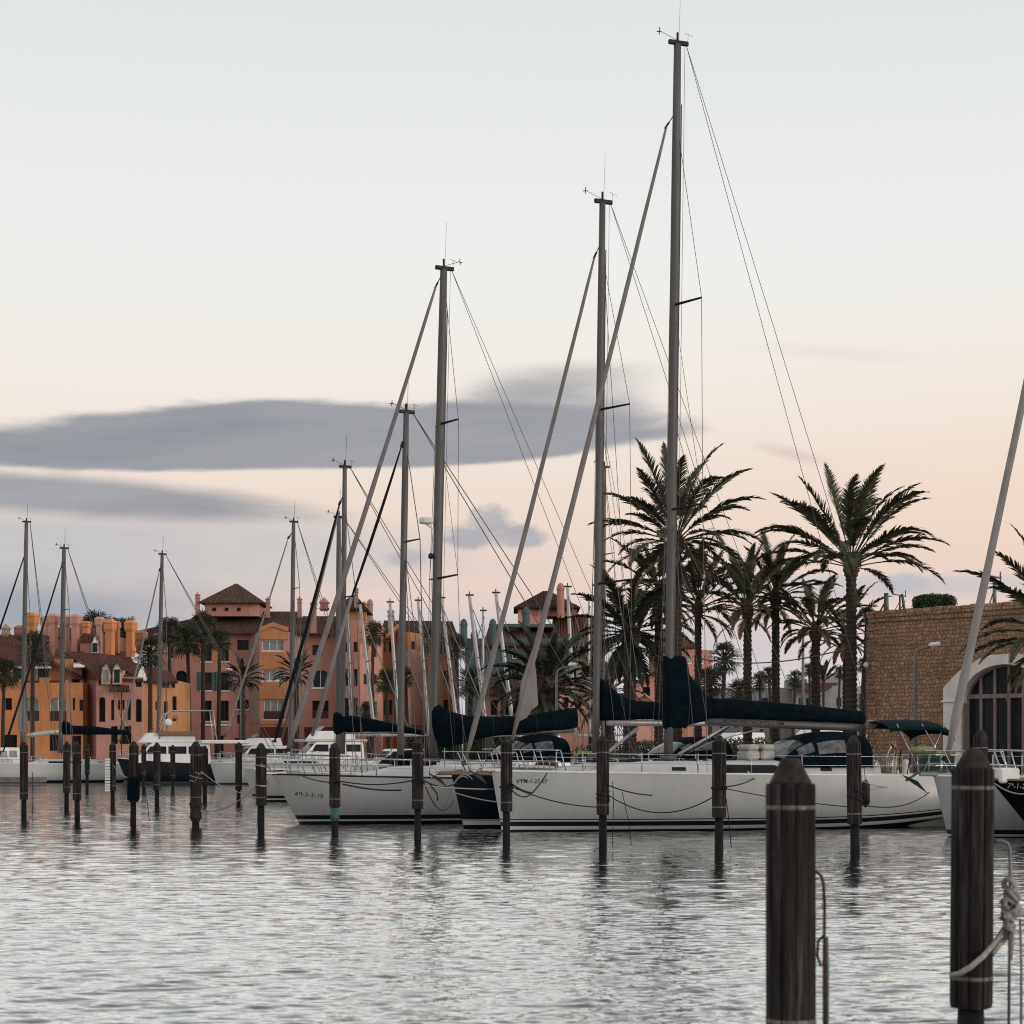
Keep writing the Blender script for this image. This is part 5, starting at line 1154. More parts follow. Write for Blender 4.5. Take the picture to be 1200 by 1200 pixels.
h.hip('roof', M_TILE, 205, 362, 235.4, 13, 741.5, 716.5, .0, .5, rpx=(236, 348)); h.hip('roof', M_TILE, 352, 400, 235.2, 13, 742.5, 722, 0, .4, rpx=(355, 398)); h.hip('roof', TILEB, 128, 240, 235.8, 12, 748, 722.5, 0, .4, rpx=(236, 240))
h.block('tower', ROSE, 240, 291, 703, 722, 237, 7)
for q in (251, 265.5, 280): h.block('tower_vent', M_DARKIN, q-2, q+2, 712, 716, 236.94, .1)
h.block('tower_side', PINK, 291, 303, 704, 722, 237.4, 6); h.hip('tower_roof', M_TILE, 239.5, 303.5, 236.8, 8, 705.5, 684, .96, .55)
for px, yt, yb in ((231.5, 694, 722), (314, 699, 724), (351, 699, 724)): h.chimney(px, yt, yb, 5.4, 238.5 if px > 300 else 237, ROSE, 'turret')
h.chimney(367.5, 703, 742, 7.5, 234.2, ROSE, 'plain'); h.chimney(380, 700, 716, 10, 238, ROSE, 'turret')
# ---- ochre corner house right of it
h = House('apartment_block', 'ochre and rose corner house with narrow tiled tower beside the rose apartment block', [(398.4, 234.5), (422, 233), (446, 240)], 728, PINK, back=12)
h.wins(((403, 409), (414, 419)), ((752, 764), (784, 804), (818, 840)), 'd'); h.wins(((426, 431), (436, 442)), ((758, 770), (790, 802), (822, 840)), 'b'); h.finish(.25)
h.band('ochre_panel', RUST, 422.4, 445.6, 729, 756, .06); h.block('tower', RUST, 398, 424, 712, 730, 235, 6); h.hip('tower_roof', TILEB, 396, 427, 234.5, 8, 714, 697, .9, .4)
h.chimney(417.5, 687, 712, 5, 234, PALE, 'turret'); h.chimney(427, 704, 730, 6, 236, ORANGE, 'turret')
h = House('apartment_block', 'narrow ochre and pale houses with blue balcony behind the leaning masts', [(446.3, 246), (462, 247), (478, 243), (500, 250), (535, 252)], 742, RUST, back=10)
h.wins(((448, 452), (456, 460), (466, 470), (482, 487), (492, 496), (506, 511), (520, 526)), ((752, 764), (786, 800), (820, 838)), 'b'); h.finish(.25)
h.band('pale_render', WHITEW, 462.4, 477.6, 762, 850, .05); h.band('pink_render', PINK, 478.4, 499, 762, 850, .05); h.band('ochre_render', YEL, 500.4, 516, 775, 850, .05)
h.slope('roof', TILEB, [(446, 742, 245.5), (536, 744, 251.5), (530, 728, 258), (450, 727, 258)]); h.chimney(433.5, 680+22, 745, 6.5, 246, PALE, 'dome'); h.chimney(458, 704+8, 745, 7.5, 247, WHITEW, 'turret')
h.slope('gable', ORANGE, [(452, 744, 245), (466, 731, 245), (480, 744, 245), (480, 745, 249), (452, 745, 249)], .4)
# ---- teal building
h = House('apartment_block', 'grey teal building with brown roof, teal chimneys and salmon pink tower', [(545, 240), (700, 240)], 748, TEALW, back=14)
h.wins(((656, 663), (676, 684), (600, 606), (576, 581)), ((760, 772),), 'w'); h.wins(((560, 568), (600, 608), (640, 648), (670, 678)), ((785, 800), (815, 832)), 'o'); h.finish(.25)
h.band('teal_cornice', TEALW, 575, 650, 730, 733, .4) if False else h.block('parapet', TEALW, 578, 650, 731.5, 735, 243, 2)
h.hip('roof', M_TILER, 570, 700, 239.6, 16, 756, 731, .1, .4); h.slope('ridge_roof', M_TILER, [(645, 756, 238.9), (702, 757, 238.9), (700, 722, 248), (648, 720, 248)])
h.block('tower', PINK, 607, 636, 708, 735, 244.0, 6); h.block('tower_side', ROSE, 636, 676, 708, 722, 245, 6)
for q in (612, 626, 642): h.block('shuttered_opening', MAUVE, q, q+4, 713, 722, 243.9, .2)
h.hip('tower_roof', TILEB, 605, 677, 243.4, 9, 711.5, 692.5, .9, .3)
h.chimney(657, 683, 724, 8, 243, ROSE, 'dome')
for px, yt, yb in ((616.5, 711, 734), (543.5, 725, 760), (577.5, 725, 760), (556, 738, 760)): h.chimney(px, yt, yb, 8 if px > 600 else 7.5, 240 if px > 570 else 239, TEALW, 'dome')
h = House('apartment_block', 'low brown tiled house with pink front behind the leaning masts', [(565, 222), (700, 222)], 812, ROSE, back=8); h.wins(((575, 583), (592, 600), (612, 620), (640, 648), (665, 672)), ((820, 838),), 'o'); h.finish(); h.hip('roof', M_TILER, 565, 700, 221.6, 9, 813, 796, .2, .4)
# ---- pink gabled houses behind the date palms
for i, (x0, x1, yt, yr, Yd, lab) in enumerate(((652, 690, 812, 798, 190, 'small pink gabled house left of the navy yacht\'s mast'), (664, 694, 778, 762, 215, 'pale pink gabled house high behind the street lamp'), (735, 775, 826, 812, 185, 'low house with salmon tiled roof behind the bushy date palm'), (745, 790, 800, 786, 205, 'salmon house with dark square window behind the tallest mast'))):
    h = House('gabled_house', lab, [(x0, Yd), (x1, Yd)], yt, PINK if i != 1 else PALE, back=7, group='pink houses behind the date palms')
    w_ = (x1-x0)/4
    for q in range(2): h.win(x0+w_*(.7+1.6*q), yt+5, x0+w_*(1.5+1.6*q), yt+17, 'o')
    h.finish(); xm = (x0+x1)/2
    h.slope('roof', PINK if i == 2 else M_TILER, [(x0-2, yt+1, Yd-.5), (xm, yr, Yd-.5), (xm, yr, Yd+7.5), (x0-2, yt+1, Yd+7.5)]); h.slope('roof', PINK if i == 2 else M_TILER, [(xm, yr, Yd-.5), (x1+2, yt+1, Yd-.5), (x1+2, yt+1, Yd+7.5), (xm, yr, Yd+7.5)])
    mb = MB(); mb.add([h.loc(P(*p)) for p in ((x0, yt, Yd-.01), (x1, yt, Yd-.01), (xm, yr+1, Yd-.01))], [(0, 1, 2)]); mb.build('gable_face', h.mat, h.root)
h = House('apartment_block', 'pink stepped building behind the palm trunks right of the tallest mast', [(770, 232), (806, 232), (834, 236)], 760, ROSE, back=10)
h.wins(((788, 797), (806, 812), (818, 826)), ((768, 778), (792, 804), (818, 830)), 'c'); h.finish(); h.hip('roof', M_TILER, 770, 812, 231.6, 11, 758, 740, .5, .4); h.band('white_balcony', M_WHITE, 782, 805, 779, 783, .5)
# ---- white houses far right
h = House('white_house', 'long low white houses behind the row of palm trunks', [(822, 262), (928, 262), (932, 256), (1012, 256)], 806, WHITEW, back=9)
h.wins(((828, 834), (848, 856), (893, 900), (936, 942), (944, 948), (980, 986), (996, 1003)), ((818, 828),), 'b'); h.win(906, 814, 914, 822, 'd'); h.finish()
h.block('upper_volume', WHITEW, 955, 990, 789, 807, 258, 5); h.block('upper_volume', WHITEW, 925, 946, 796, 807, 260, 5); h.slope('tiled_awning', M_TILER, [(926, 808, 254), (968, 808, 254), (982, 800, 258), (930, 800, 258)])

# ---- stone building on the near quay
MSTONE = stone_wall('rubble_stone'); M_SURR = plain('cream_arch_surround', (.68, .63, .59), .85, var=.12, scale=3, bmp=.3)
sx0, sx1 = (PX(1017, 86), 86.0), (PX(1390, 74.5), 74.5)
d = Vector((sx1[0]-sx0[0], sx1[1]-sx0[1], 0)); L_ = d.length; d.normalize(); n_ = Vector((d.y, -d.x, 0)); root = empty('stone_building', (sx0[0], sx0[1], 1.0), math.atan2(d.y, d.x), 'rubble stone building with cream arched glazed doorway', 'building')
zt = PZ(724, 86)-1.0
def su(px, off=0.0):     # position along the stone front for an image column
    a_ = (px-CX)/F; return (a_*sx0[1]-sx0[0])/(d.x-a_*d.y)
def sz(px, py): u_ = su(px); return PZ(py, sx0[1]+d.y*u_)-1.0
ua, ub = su(1128), su(1228); zs_, zc_ = sz(1163, 822), sz(1163, 779); um, hw = (ua+ub)/2, (ub-ua)/2; z_b = -.1
mb = MB(); m = 20; arc = [(um-hw*math.cos(math.pi*q/m), zs_+(zc_-zs_)*math.sin(math.pi*q/m)) for q in range(m+1)]
pt = lambda u, z, y=0.0: (u, y, z)
mb.add([pt(0, z_b), pt(ua, z_b), pt(ua, zt), pt(0, zt)], [(0, 1, 2, 3)]); mb.add([pt(ub, z_b), pt(L_, z_b), pt(L_, zt), pt(ub, zt)], [(0, 1, 2, 3)])
for q in range(m): mb.add([pt(*arc[q]), pt(*arc[q+1]), pt(arc[q+1][0], zt), pt(arc[q][0], zt)], [(0, 1, 2, 3)])
full = [(ua, z_b)]+arc+[(ub, z_b)]
for q in range(len(full)-1): mb.add([pt(*full[q]), pt(*full[q+1]), pt(*full[q+1], .5), pt(*full[q], .5)], [(0, 1, 2, 3)])
mb.add([pt(0, z_b), pt(0, z_b, 12), pt(0, zt, 12), pt(0, zt), pt(L_, z_b), pt(L_, z_b, 12), pt(L_, zt, 12), pt(L_, zt)], [(0, 3, 2, 1), (4, 5, 6, 7), (1, 2, 6, 5), (3, 7, 6, 2)])
mb.build('wall', MSTONE, root)
# rough quoins and coping stones give the silhouette its unevenness
mb = MB(); rr = random.Random(9); u_ = -.06
while u_ < L_:
    w_ = rr.uniform(.35, .6); mb.bbox(u_, min(L_, u_+w_)-.012, -.07, .4, zt-.02+rr.uniform(-.01, .01), zt+.26+rr.uniform(-.02, .03), .03); u_ += w_
mb.build('coping_stones', MSTONE, root)
mb = MB(); z_ = 0
while z_ < zt-.3:
    w_ = rr.uniform(.24, .36); mb.bbox(-.05-rr.uniform(0, .04), rr.uniform(.3, .6), -.035-rr.uniform(0, .02), .35, z_, z_+w_-.015, .03); z_ += w_
mb.build('corner_stones', MSTONE, root)
# surround: splayed octagonal cream band
wd = su(1128)-su(1107); outr = [(ua-wd, z_b), (ua-wd, sz(1107, 806)), (ua-wd*.15, sz(1120, 787)), (um-hw*.42, sz(1140, 768.5)), (um+hw*.42, sz(1140, 768.5)), (ub+wd*.15, sz(1120, 787)), (ub+wd, sz(1107, 806)), (ub+wd, z_b)]
def resample(poly, ts):
    ln = [0]; 
    for i in range(1, len(poly)): ln.append(ln[-1]+math.hypot(poly[i][0]-poly[i-1][0], poly[i][1]-poly[i-1][1]))
    out = []
    for t in ts:
        x = t*ln[-1]; i = 1
        while i < len(poly)-1 and ln[i] < x: i += 1
        k = (x-ln[i-1])/(ln[i]-ln[i-1]); out.append((lerp(poly[i-1][0], poly[i][0], k), lerp(poly[i-1][1], poly[i][1], k)))
    return out
inr = resample(full, [q/40 for q in range(41)]); ou = resample(outr, [q/40 for q in range(41)])
mb = MB(); mb.grid([[pt(*p, -.10) for p in inr], [pt(*p, -.10) for p in ou]]); mb.grid([[pt(*p, -.10) for p in ou], [pt(*p, .02) for p in ou]]); mb.grid([[pt(*p, -.10) for p in inr], [pt(*p, .30) for p in inr]])
mb.build('arch_surround', M_SURR, root)
mb = MB(); mb.bbox(ua-wd-.06, ua-.02, -.16, -.05, sz(1107, 822)-.05, sz(1107, 822)+.05, .02); mb.build('impost_moulding', M_SURR, root)
M_TBR = plain('mauve_brown_glazing_frame', (.22, .165, .155), .6, var=.2)
mb = MB(); yy = .34
for k_ in range(7):
    u_ = lerp(ua, ub, k_/6); zz = zs_+(zc_-zs_)*math.sqrt(max(0, 1-((u_-um)/hw)**2)); mb.box(u_-.055, u_+.055, yy-.07, yy+.07, z_b, zz)
mb.box(ua, ub, yy-.08, yy+.08, sz(1163, 818), sz(1163, 813)); mb.box(ua, ub, yy-.075, yy+.075, z_b, z_b+.35)
rim = [pt(*p, yy) for p in full]; mb.tube(rim, .09, 6); fr = mb.build('arched_window', M_TBR, root)
mb = MB(); mb.add([pt(*p, yy+.03) for p in full], [tuple(range(len(full)))]); mb.build('pane', M_WIN, fr)
mb = MB(); mb.tube([pt(ua-wd-3.0, sz(1100, 728), -.06), pt(L_*.3, zt-.25, -.05), pt(L_, zt-.2, -.05)][1:], .02, 4); mb.tube([pt(.1, zt-.22, -.05), pt(L_*.3, zt-.25, -.05)], .02, 4); mb.tube([pt(.1, sz(1020, 752), -.06), pt(1.2, sz(1040, 756), -.06), pt(2.6, sz(1060, 757), -.06)], .012, 4); mb.build('wall_cable', M_WIRE, root)
mb = MB(); mb.lathe([(.02, -.1), (.1, -.06), (.13, .05), (.05, .14)], (.03, -.15, sz(1019, 780)), 10); mb.build('wall_lantern', M_SURR, root, True)
# dark masonry plinth / quay furniture in front
mb = MB(); Z_ = Matrix.Translation((0, 0, 0)); mb.box(.5, L_, -1.3, -.9, -.05, .5); mb.build('low_brick_bench', plain('rose_brick', (.20, .10, .085), .9, var=.3, scale=4), root)
# ================================================================== palms
def frond(mb, o, az, el, ln, droop, ll, nl=34, w=.034, wind=0.0, rmb=None, bare=.13):
    """one feather leaf: arching rib with two ranks of leaflets"""
    h = Vector((math.cos(az), math.sin(az), 0)); d = h*math.cos(el)+Vector((0, 0, math.sin(el))); p = Vector(o); n = nl; st = ln/n; pts = [p.copy()]; ds = [d.copy()]
    for i in range(n):
        t = i/n; d = (d+Vector((wind*t, 0, -droop*(.25+1.5*t*t)))/n*2.0).normalized(); p = p+d*st; pts.append(p.copy()); ds.append(d.copy())
    (rmb or mb).tube([pts[i] for i in range(0, n+1, 3)]+([pts[n]] if n % 3 else []), [lerp(.035, .006, i/(n+1)) for i in range(0, n+1, 3)]+([.004] if n % 3 else []), 3, False)
    for i in range(int(n*bare), n):
        t = i/n; side = ds[i].cross(Vector((0, 0, 1)))
        side = side.normalized() if side.length > .1 else Vector((0, 1, 0)); up = side.cross(ds[i]).normalized()
        L0 = ll*(math.sin(math.pi*min(1, .16+t*.86))**.6*(1-.30*t))*min(1, .35+2.5*max(0, t-bare))
        for sg in (-1, 1):
            for rep in (0, .5):
                q = pts[i]+ds[i]*st*rep; dirv = (ds[i]*(.62+.5*t)+side*sg*(.85-.25*t)+up*R.uniform(.05, .42)+Vector((wind*.5, 0, R.uniform(-.22, .02)))).normalized()
                L1 = L0*R.uniform(.85, 1.1); wv = (ds[i]-dirv*ds[i].dot(dirv)).normalized()*w*.5
                mid = q+dirv*L1*.55; tip = q+dirv*L1+Vector((0, 0, -.16*L1))
                mb.add([q-wv, q+wv, mid+wv*.8, tip, mid-wv*.8], [(0, 1, 2, 3, 4)])
def trunk(root, H, r0, r1, boss=True, bend=(0, 0), seed=0, mat=None, headmat=None, hs=1.7):
    n = max(10, int(H/.22)); rows = []; 
    mb = MB(); m = 12
    for i in range(n+1):
        k = i/n; z = k*H; c_ = Vector((bend[0]*k*k, bend[1]*k*k, z)); r_ = lerp(r0, r1, k)
        for sub, f in ((0, 1.14), (.55, .94)):
            if i == n and sub: continue
            rows.append([c_+Vector((r_*f*(1+.12*noise.noise(Vector((j*1.7, (i+sub)*1.9, seed))))*math.cos(2*math.pi*(j+.5*(i % 2))/m), r_*f*(1+.12*noise.noise(Vector((j*1.7, (i+sub)*1.9, seed+5))))*math.sin(2*math.pi*(j+.5*(i % 2))/m), sub*H/n)) for j in range(m)])
    mb.grid(rows, True); mb.f.append(tuple(range(m))[::-1]); mb.build('trunk', mat or M_BARK, root)
    top = Vector((bend[0], bend[1], H))
    if boss:
        mb = MB(); hh = r1*5.2; prof = []
        for i in range(11): k = i/10; prof.append((r1*(1.0+(hs-1)*math.sin(math.pi*min(1, k*1.15))**.8*(1-.35*k))*(1.07 if i % 2 else .93), k*hh-hh*.35))
        mb.lathe(prof, top, 12, lambda a, z: 1+.13*noise.noise(Vector((math.cos(a)*4, math.sin(a)*4, z*7+seed)))); mb.build('trunk_head', headmat or M_HEAD, root)
    return top
def date_palm(px, pcrown, Y, spanpx, twpx, label, nf=46, pbase=None, seed=0, lean=0, wind=.15, dry=3, up=.2, group=None, mat=None, drp=1.0, name='date_palm', ground=1.0, minel=-.25):
    global R
    R = random.Random(seed+100); X = PX(px, Y); H = PZ(pcrown, Y)-ground; tw = twpx*Y/F/2; ln = spanpx*Y/F*1.24
    e = empty(name, (X-lean*Y/F, Y, ground), 0, label, 'palm tree', group)
    top = trunk(e, H, tw*1.1, tw*.9, True, (lean*Y/F, 0), seed, hs=1.75); mb = MB(); md = MB()
    for i in range(nf):
        k = i/nf; el = lerp(1.30, minel, k**.8)+R.uniform(-.14, .14); az = i*2.39996+R.uniform(-.25, .25)
        l_ = ln*R.uniform(.80, 1.10)*(.82+.2*math.sin(math.pi*min(1, k+.25)))
        frond(mb, top+Vector((0, 0, tw*1.6*(1-k))), az, el, l_, drp*(.66+.42*k)*R.uniform(.7, 1.2), l_*.215, nl=36 if Y < 120 else 26, w=.058*max(1, Y/95), wind=wind, bare=.27 if nf < 43 else .18)
    mb.build('crown', mat or M_LEAF, e)
    if dry:
        for i in range(dry+2): frond(md, top+Vector((0, 0, -tw)), R.uniform(0, 6.28), R.uniform(-.35, -.05), ln*R.uniform(.5, .75), 1.2, ln*.12, nl=24, w=.04*max(1, Y/95), wind=wind)
        md.build('dry_fronds', M_DRY, e)
    return e
GP = 'feather leaved date palms on the quay'
date_palm(793, 640, 88, 98, 12, 'tallest date palm, directly behind the tallest mast', 40, seed=1, wind=.22, dry=3, up=.2, group=GP, minel=-.1)
date_palm(997.5, 667, 86, 110, 13, 'large date palm with open arching crown left of the stone building', 38, seed=2, wind=.30, dry=0, group=GP, minel=.22, drp=.95)
date_palm(818, 716, 100, 74, 8.5, 'date palm right of the tallest mast with bulging trunk head', 24, seed=3, wind=.12, group=GP, minel=.1, drp=.8)
date_palm(876, 718, 97, 70, 10, 'date palm above the long dark boom, crown touching its right neighbour', 30, seed=4, wind=.18, group=GP, minel=.15, dry=1)
date_palm(909, 704, 99, 70, 9.5, 'date palm with drooping dry brown fronds on its left side', 26, seed=5, wind=.25, group=GP, minel=.05, dry=6, mat=M_LEAF)
date_palm(956, 744, 97, 62, 10.5, 'short date palm left of the large open crowned one', 28, seed=6, wind=.25, group=GP, minel=.0, dry=1, drp=1.1)
date_palm(992, 748, 102, 56, 9, 'date palm half hidden behind the large one\'s trunk', 20, seed=7, wind=.2, group=GP, minel=-.1, dry=5)
date_palm(738, 748, 104, 76, 15, 'dense bushy date palm between the two tallest masts', 46, seed=8, wind=.15, group=GP, minel=-.5, dry=5, mat=M_LEAFD, drp=1.1)
date_palm(772, 700, 108, 66, 10, 'dark date palm low behind the tallest mast', 34, seed=9, wind=.15, group=GP, minel=-.5, dry=4, mat=M_LEAFD)
date_palm(640, 815, 118, 66, 22, 'broad low date palm filling the gap left of the navy yacht\'s mast', 50, seed=10, wind=.1, group=GP, minel=-.35, dry=6, mat=M_LEAFD)
date_palm(712, 820, 124, 50, 16, 'low dark date palm behind the navy yacht\'s boom cover', 42, seed=11, wind=.1, group=GP, minel=-.5, dry=6, mat=M_LEAFD)
date_palm(1240, 758, 71, 108, 26, 'date palm reaching in from the right edge over the arched doorway', 30, seed=12, wind=-.1, group=GP, minel=-.1, dry=2)
date_palm(284, 800, 205, 27, 7, 'small palm with spreading crown before the rose apartment block', 34, seed=13, wind=.05, dry=0, group='feather palms along the far quay', minel=-.2, mat=M_LEAFD)
date_palm(347, 795, 205, 28, 7, 'feather palm before the right wing of the rose apartment block', 34, seed=14, wind=.05, dry=0, group='feather palms along the far quay', minel=-.1, mat=M_LEAFD)

def fan_palm(px, pcrown, Y, rpx, twpx, label, n=40, seed=0, mat=None, ground=1.0, group='fan palms of the far quay', skirt=True, nb=13):
    rnd = random.Random(seed+500); X = PX(px, Y); H = PZ(pcrown, Y)-ground; tw = twpx*Y/F/2; rr_ = rpx*Y/F; e = empty('fan_palm', (X, Y, ground), 0, label, 'palm tree', group)
    top = trunk(e, H, tw*1.2, tw*.85, skirt, (rnd.uniform(-.3, .3), 0), seed, hs=1.6, headmat=M_BARK); mb = MB()
    for i in range(n):
        k = i/n; el = lerp(1.4, -.9, k**.85)+rnd.uniform(-.1, .1); az = i*2.39996+rnd.uniform(-.3, .3)
        d = Vector((math.cos(az)*math.cos(el), math.sin(az)*math.cos(el), math.sin(el))); pl = rr_*rnd.uniform(.42, .6); c_ = top+d*pl
        mb.tube([top, c_], .03*rr_, 3, False); side = d.cross(Vector((0, 0, 1))); side = side.normalized() if side.length > .05 else Vector((1, 0, 0)); up = side.cross(d).normalized(); fl = rr_*rnd.uniform(.42, .58)
        for b_ in range(nb):
            a = lerp(-1.75, 1.75, b_/(nb-1)); dv = (d*math.cos(a)+side*math.sin(a)+up*.12*rnd.uniform(-1, 1)).normalized(); wv = dv.cross(up).normalized()*fl*.055; L1 = fl*(1-.12*abs(a))*rnd.uniform(.85, 1.1)
            mb.add([c_, c_+dv*L1*.55+wv, c_+dv*L1+Vector((0, 0, -.25*L1)), c_+dv*L1*.55-wv], [(0, 1, 2, 3)])
    mb.build('crown', mat or M_LEAFD, e); return e
FP = [(3, 790, 192, 26, 4, 'fan palm cut by the left edge before the orange townhouse'), (38, 760, 192, 26, 4.5, 'fan palm in front of the orange townhouse, right of the left edge mast'),
 (176, 766, 193, 26, 5, 'fan palm with dark trunk against the yellow townhouse'), (200, 742, 225, 24, 4, 'fan palm hiding the left wing of the rose apartment block'),
 (238, 738, 218, 26, 4.5, 'tall fan palm below the tower chimney of the rose block'), (222, 752, 214, 28, 4.5, 'dense fan palm left of the tall one at the rose block'), (256, 752, 212, 19, 4.5, 'narrow fan palm with a bulging trunk before the green shutters'),
 (112, 738, 232, 30, 5, 'broad palm crown rising behind the pink chimneys'), (145, 742, 234, 24, 5, 'palm crown behind the ochre chimneys'), (95, 745, 230, 20, 4, 'small palm crown deep among the chimneys'),
 (436, 744, 222, 20, 4, 'fan palm in front of the ochre corner house'), (455, 800, 205, 20, 4, 'low fan palm beside the thin mast near the corner house'), (478, 795, 208, 17, 4, 'low fan palm between the pale house and the thick centre mast'),
 (512, 752, 215, 24, 5, 'fan palm right of the thick centre mast'), (536, 760, 212, 22, 5, 'fan palm left of the first teal chimney'), (432, 835, 200, 16, 4, 'shrubby palm at the foot of the ochre corner house'),
 (550, 800, 205, 26, 6, 'dark palm below the teal chimneys'), (588, 800, 203, 24, 5, 'dark palm before the low brown tiled house'),
 (846, 772, 175, 25, 5, 'fan palm with full round crown before the pink stepped building'), (832, 800, 172, 26, 5, 'brownish low fan palm just right of the pink stepped building'), (862, 812, 170, 22, 5, 'low fan palm seen between two date palm trunks'),
 (904, 793, 200, 16, 3.5, 'fan palm before the white houses, left of the plain pole'), (893, 800, 196, 16, 3.5, 'fan palm touching the trunk of the dry fronded palm'), (929, 797, 200, 16, 3.5, 'fan palm before the white houses, right of the plain pole'),
 (950, 785, 215, 12, 3, 'small fan palm peeping between the short date palm and the pole'), (982, 789, 210, 11, 3, 'small fan palm over the tiled awning of the white houses'), (1008, 780, 190, 14, 3, 'fan palm squeezed between the large date palm and the stone building'), (1012, 820, 185, 15, 4, 'low grey green palm at the corner of the stone building'),
 (1012, 722, 100, 15, 5, 'small leafy palm top left of the stone building\'s roof')]
for i, (px, pc, Y, rp, tw, lab) in enumerate(FP): fan_palm(px, pc, Y, rp, tw, lab, n=38, seed=i, group='fan palms of the far quay' if px < 700 else 'fan palms behind the near quay')
# feather palm with thin erect fronds among the white houses
date_palm(965, 800, 180, 24, 3, 'small thin palm with upright fronds before the white houses', 20, seed=44, wind=0, dry=0, group='feather palms along the far quay', minel=.5, drp=.4, mat=M_LEAF)

def leafmass(name, x0, x1, y0, y1, z0, z1, n, size, mat, label, cat, seed=0, rnd_=True, parent=None):
    rn = random.Random(seed); c_ = Vector(((x0+x1)/2, (y0+y1)/2, z0)); mb = MB(); hx, hy, hz = (x1-x0)/2, (y1-y0)/2, (z1-z0)
    for i in range(n):
        u, v, w_ = rn.uniform(-1, 1), rn.uniform(-1, 1), rn.uniform(0, 1)
        s_ = 1/max(.001, (abs(u)**4+abs(v)**4+abs(w_*2-1)**4)**.25)*rn.uniform(.72, 1.02)*(1+.12*noise.noise(Vector((u*3, v*3, w_*4+seed))))
        p = Vector((u*s_*hx, v*s_*hy, (.5+(w_-.5)*s_)*hz)); a_ = Vector((rn.uniform(-1, 1), rn.uniform(-1, 1), rn.uniform(-1, 1))).normalized(); b_ = a_.orthogonal().normalized(); q = size*rn.uniform(.6, 1.3)
        mb.add([p-a_*q, p+b_*q*.45, p+a_*q, p-b_*q*.45], [(0, 1, 2, 3)])
    mb.box(-hx*.7, hx*.7, -hy*.7, hy*.7, hz*.05, hz*.8)
    o = mb.build(name, mat); o.location = c_; tag(o, label, cat); return o
leafmass('clipped_hedge', PX(1074, 84), PX(1134, 82), 83.8, 85.2, PZ(722, 84.5), PZ(697, 84.5), 9000, .055, M_HEDGE, 'clipped dark green hedge box on the stone building\'s roof', 'hedge', 3)
leafmass('shrub_bank', 4, 36, 124, 128, .8, 3.2, 16000, .13, M_HEDGE, 'dark shrubs lining the quay behind the palm trunks', 'shrubs', 5)
leafmass('shrub_bank', PX(470, 196), PX(720, 196), 201, 204, .8, 4.6, 16000, .2, M_HEDGE, 'dark shrubs at the foot of the low brown tiled house', 'shrubs', 6)

# ================================================================== lamps, poles, mast tops
def lamp(px, phead, Y, armpx, label, ground=1.0, h2=6):
    X = PX(px, Y); z = PZ(phead, Y)-ground; e = empty('street_lamp', (X, Y, ground), 0, label, 'street lamp', 'curved arm street lamps'); a_ = armpx*Y/F; k = h2*Y/F
    mb = MB(); mb.tube([(0, 0, 0), (0, 0, z*.5), (0, 0, z-k*1.6), (a_*.08, 0, z-k*.7), (a_*.3, 0, z-k*.25), (a_*.62, 0, z)], [.09, .075, .065, .06, .055, .05], 8); mb.build('lamp_post', M_LGREY, e, True)
    mb = MB(); s_ = 1 if a_ > 0 else -1; x0, x1 = sorted((a_*.58, a_*1.05)); M_ = Matrix.Translation((0, 0, z+.0)) @ Matrix.Rotation(-s_*.12, 4, 'Y'); mb.bbox(x0, x1, -.16, .16, -.08, .09, .05, M_); mb.build('lamp_head', M_WHITE, e)
lamp(1072.5, 758, 80.5, 28, 'street lamp with curved arm in front of the stone wall', h2=7)
lamp(652, 781, 112, 24, 'street lamp among the dark palms left of the navy yacht\'s mast')
lamp(282, 786, 196, -17, 'street lamp beside the small palm before the rose apartment block')
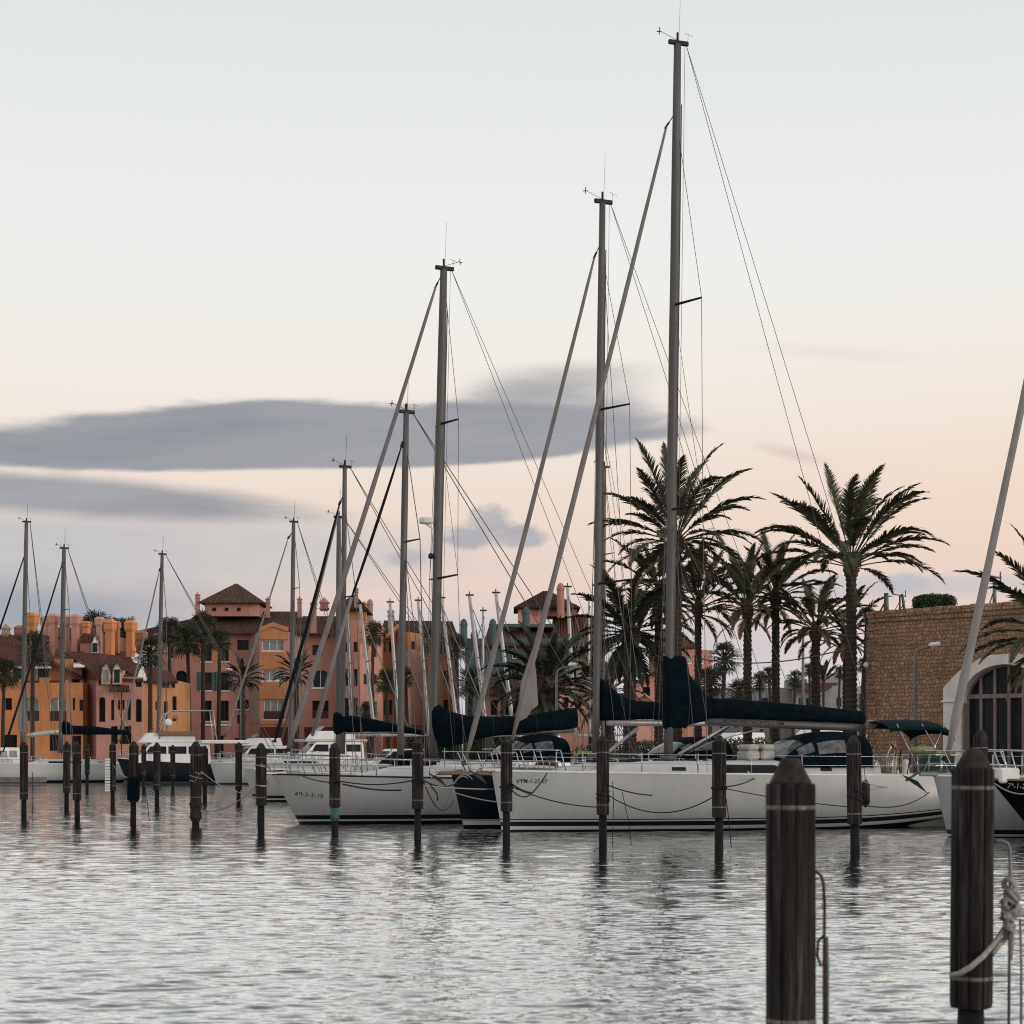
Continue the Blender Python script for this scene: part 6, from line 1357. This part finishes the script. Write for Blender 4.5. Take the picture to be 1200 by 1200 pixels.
def pole(name, px, ptop, pbot, Y, r, label, cat, extra=0, lean=0):
    X = PX(px, Y); z0, z1 = PZ(pbot, Y), PZ(ptop, Y); mb = MB(); mb.tube([(0, 0, 0), (PX(px+lean, Y)-X, 0, z1-z0)], [r, r*.8], 8)
    for i in range(extra): zz = (z1-z0)*(.98-.12*i); mb.tube([(-.28, 0, zz+.08), (.28, 0, zz-.02)], r*.45, 4); mb.tube([(.24, 0, zz-.02), (.24, 0, zz+.25)], r*.35, 4)
    mb.tube([(-.35, .1, 0), (0, 0, (z1-z0)*.7)], r*.3, 4)
    o = mb.build(name, M_LGREY, None, True); o.location = (X, Y, z0); tag(o, label, cat)
pole('flag_pole', 941, 742, 870, 170, .14, 'plain tall pole standing between two palm trunks before the white houses', 'pole')
pole('mast_top', 1038.5, 695, 722, 87, .12, 'thick grey antenna post on the left end of the stone building\'s roof', 'boat mast')  # taken for tops of boat masts beyond, set on the roof as posts
pole('mast_top', 1054.5, 698, 722, 87, .05, 'straight thin boat mast of the crossed pair on the stone roof', 'boat mast', 1)
pole('mast_top', 1061, 696, 722, 87, .07, 'leaning boat mast of the crossed pair on the stone roof', 'boat mast', 0, -4)
pole('mast_top', 1165.5, 676, 722, 84, .09, 'boat mast top with wind vane on the roof right of the hedge', 'boat mast', 2)
def cable(a_, b_, s_, label):
    pts = sag(a_, b_, s_, 20); c_ = pts[0].copy(); mb = MB(); mb.tube([p-c_ for p in pts], .028, 4); o = mb.build('overhead_cable', M_WIRE); o.location = c_; tag(o, label, 'cable')
cable(P(820, 772, 101), P(1017, 752, 86.5), 0.5, 'overhead cable slung behind the palm trunks to the stone building')
# quayside clutter glimpsed between rails: parasol-like bins and dock boxes
for i, (px, py, Y, lab) in enumerate(((1098, 905, 78, 'dark green rubbish container on the quay before the stone wall'), (690, 884, 112, 'dark green rubbish container on the quay behind the navy yacht'))):
    X = PX(px, Y); mb = MB(); mb.bbox(-.6, .6, -.4, .4, 0, 1.25, .08); o = mb.build('rubbish_container', plain('dark_green_plastic', (.012, .04, .035), .6, var=.3)); o.location = (X, Y, 1.0); tag(o, lab, 'container', 'green rubbish containers')
    mb = MB(); mb.bbox(-.64, .64, -.45, .45, 1.26, 1.42, .06); l_ = mb.build('container_lid', plain('yellow_green_lid', (.26, .27, .10), .6), o)
    mb = MB(); 
    for sx in (-1, 1): mb.tube([(sx*.45, -.42, .12), (sx*.45, .42, .12)], .1, 8)
    mb.build('wheel', M_BLACK, o)
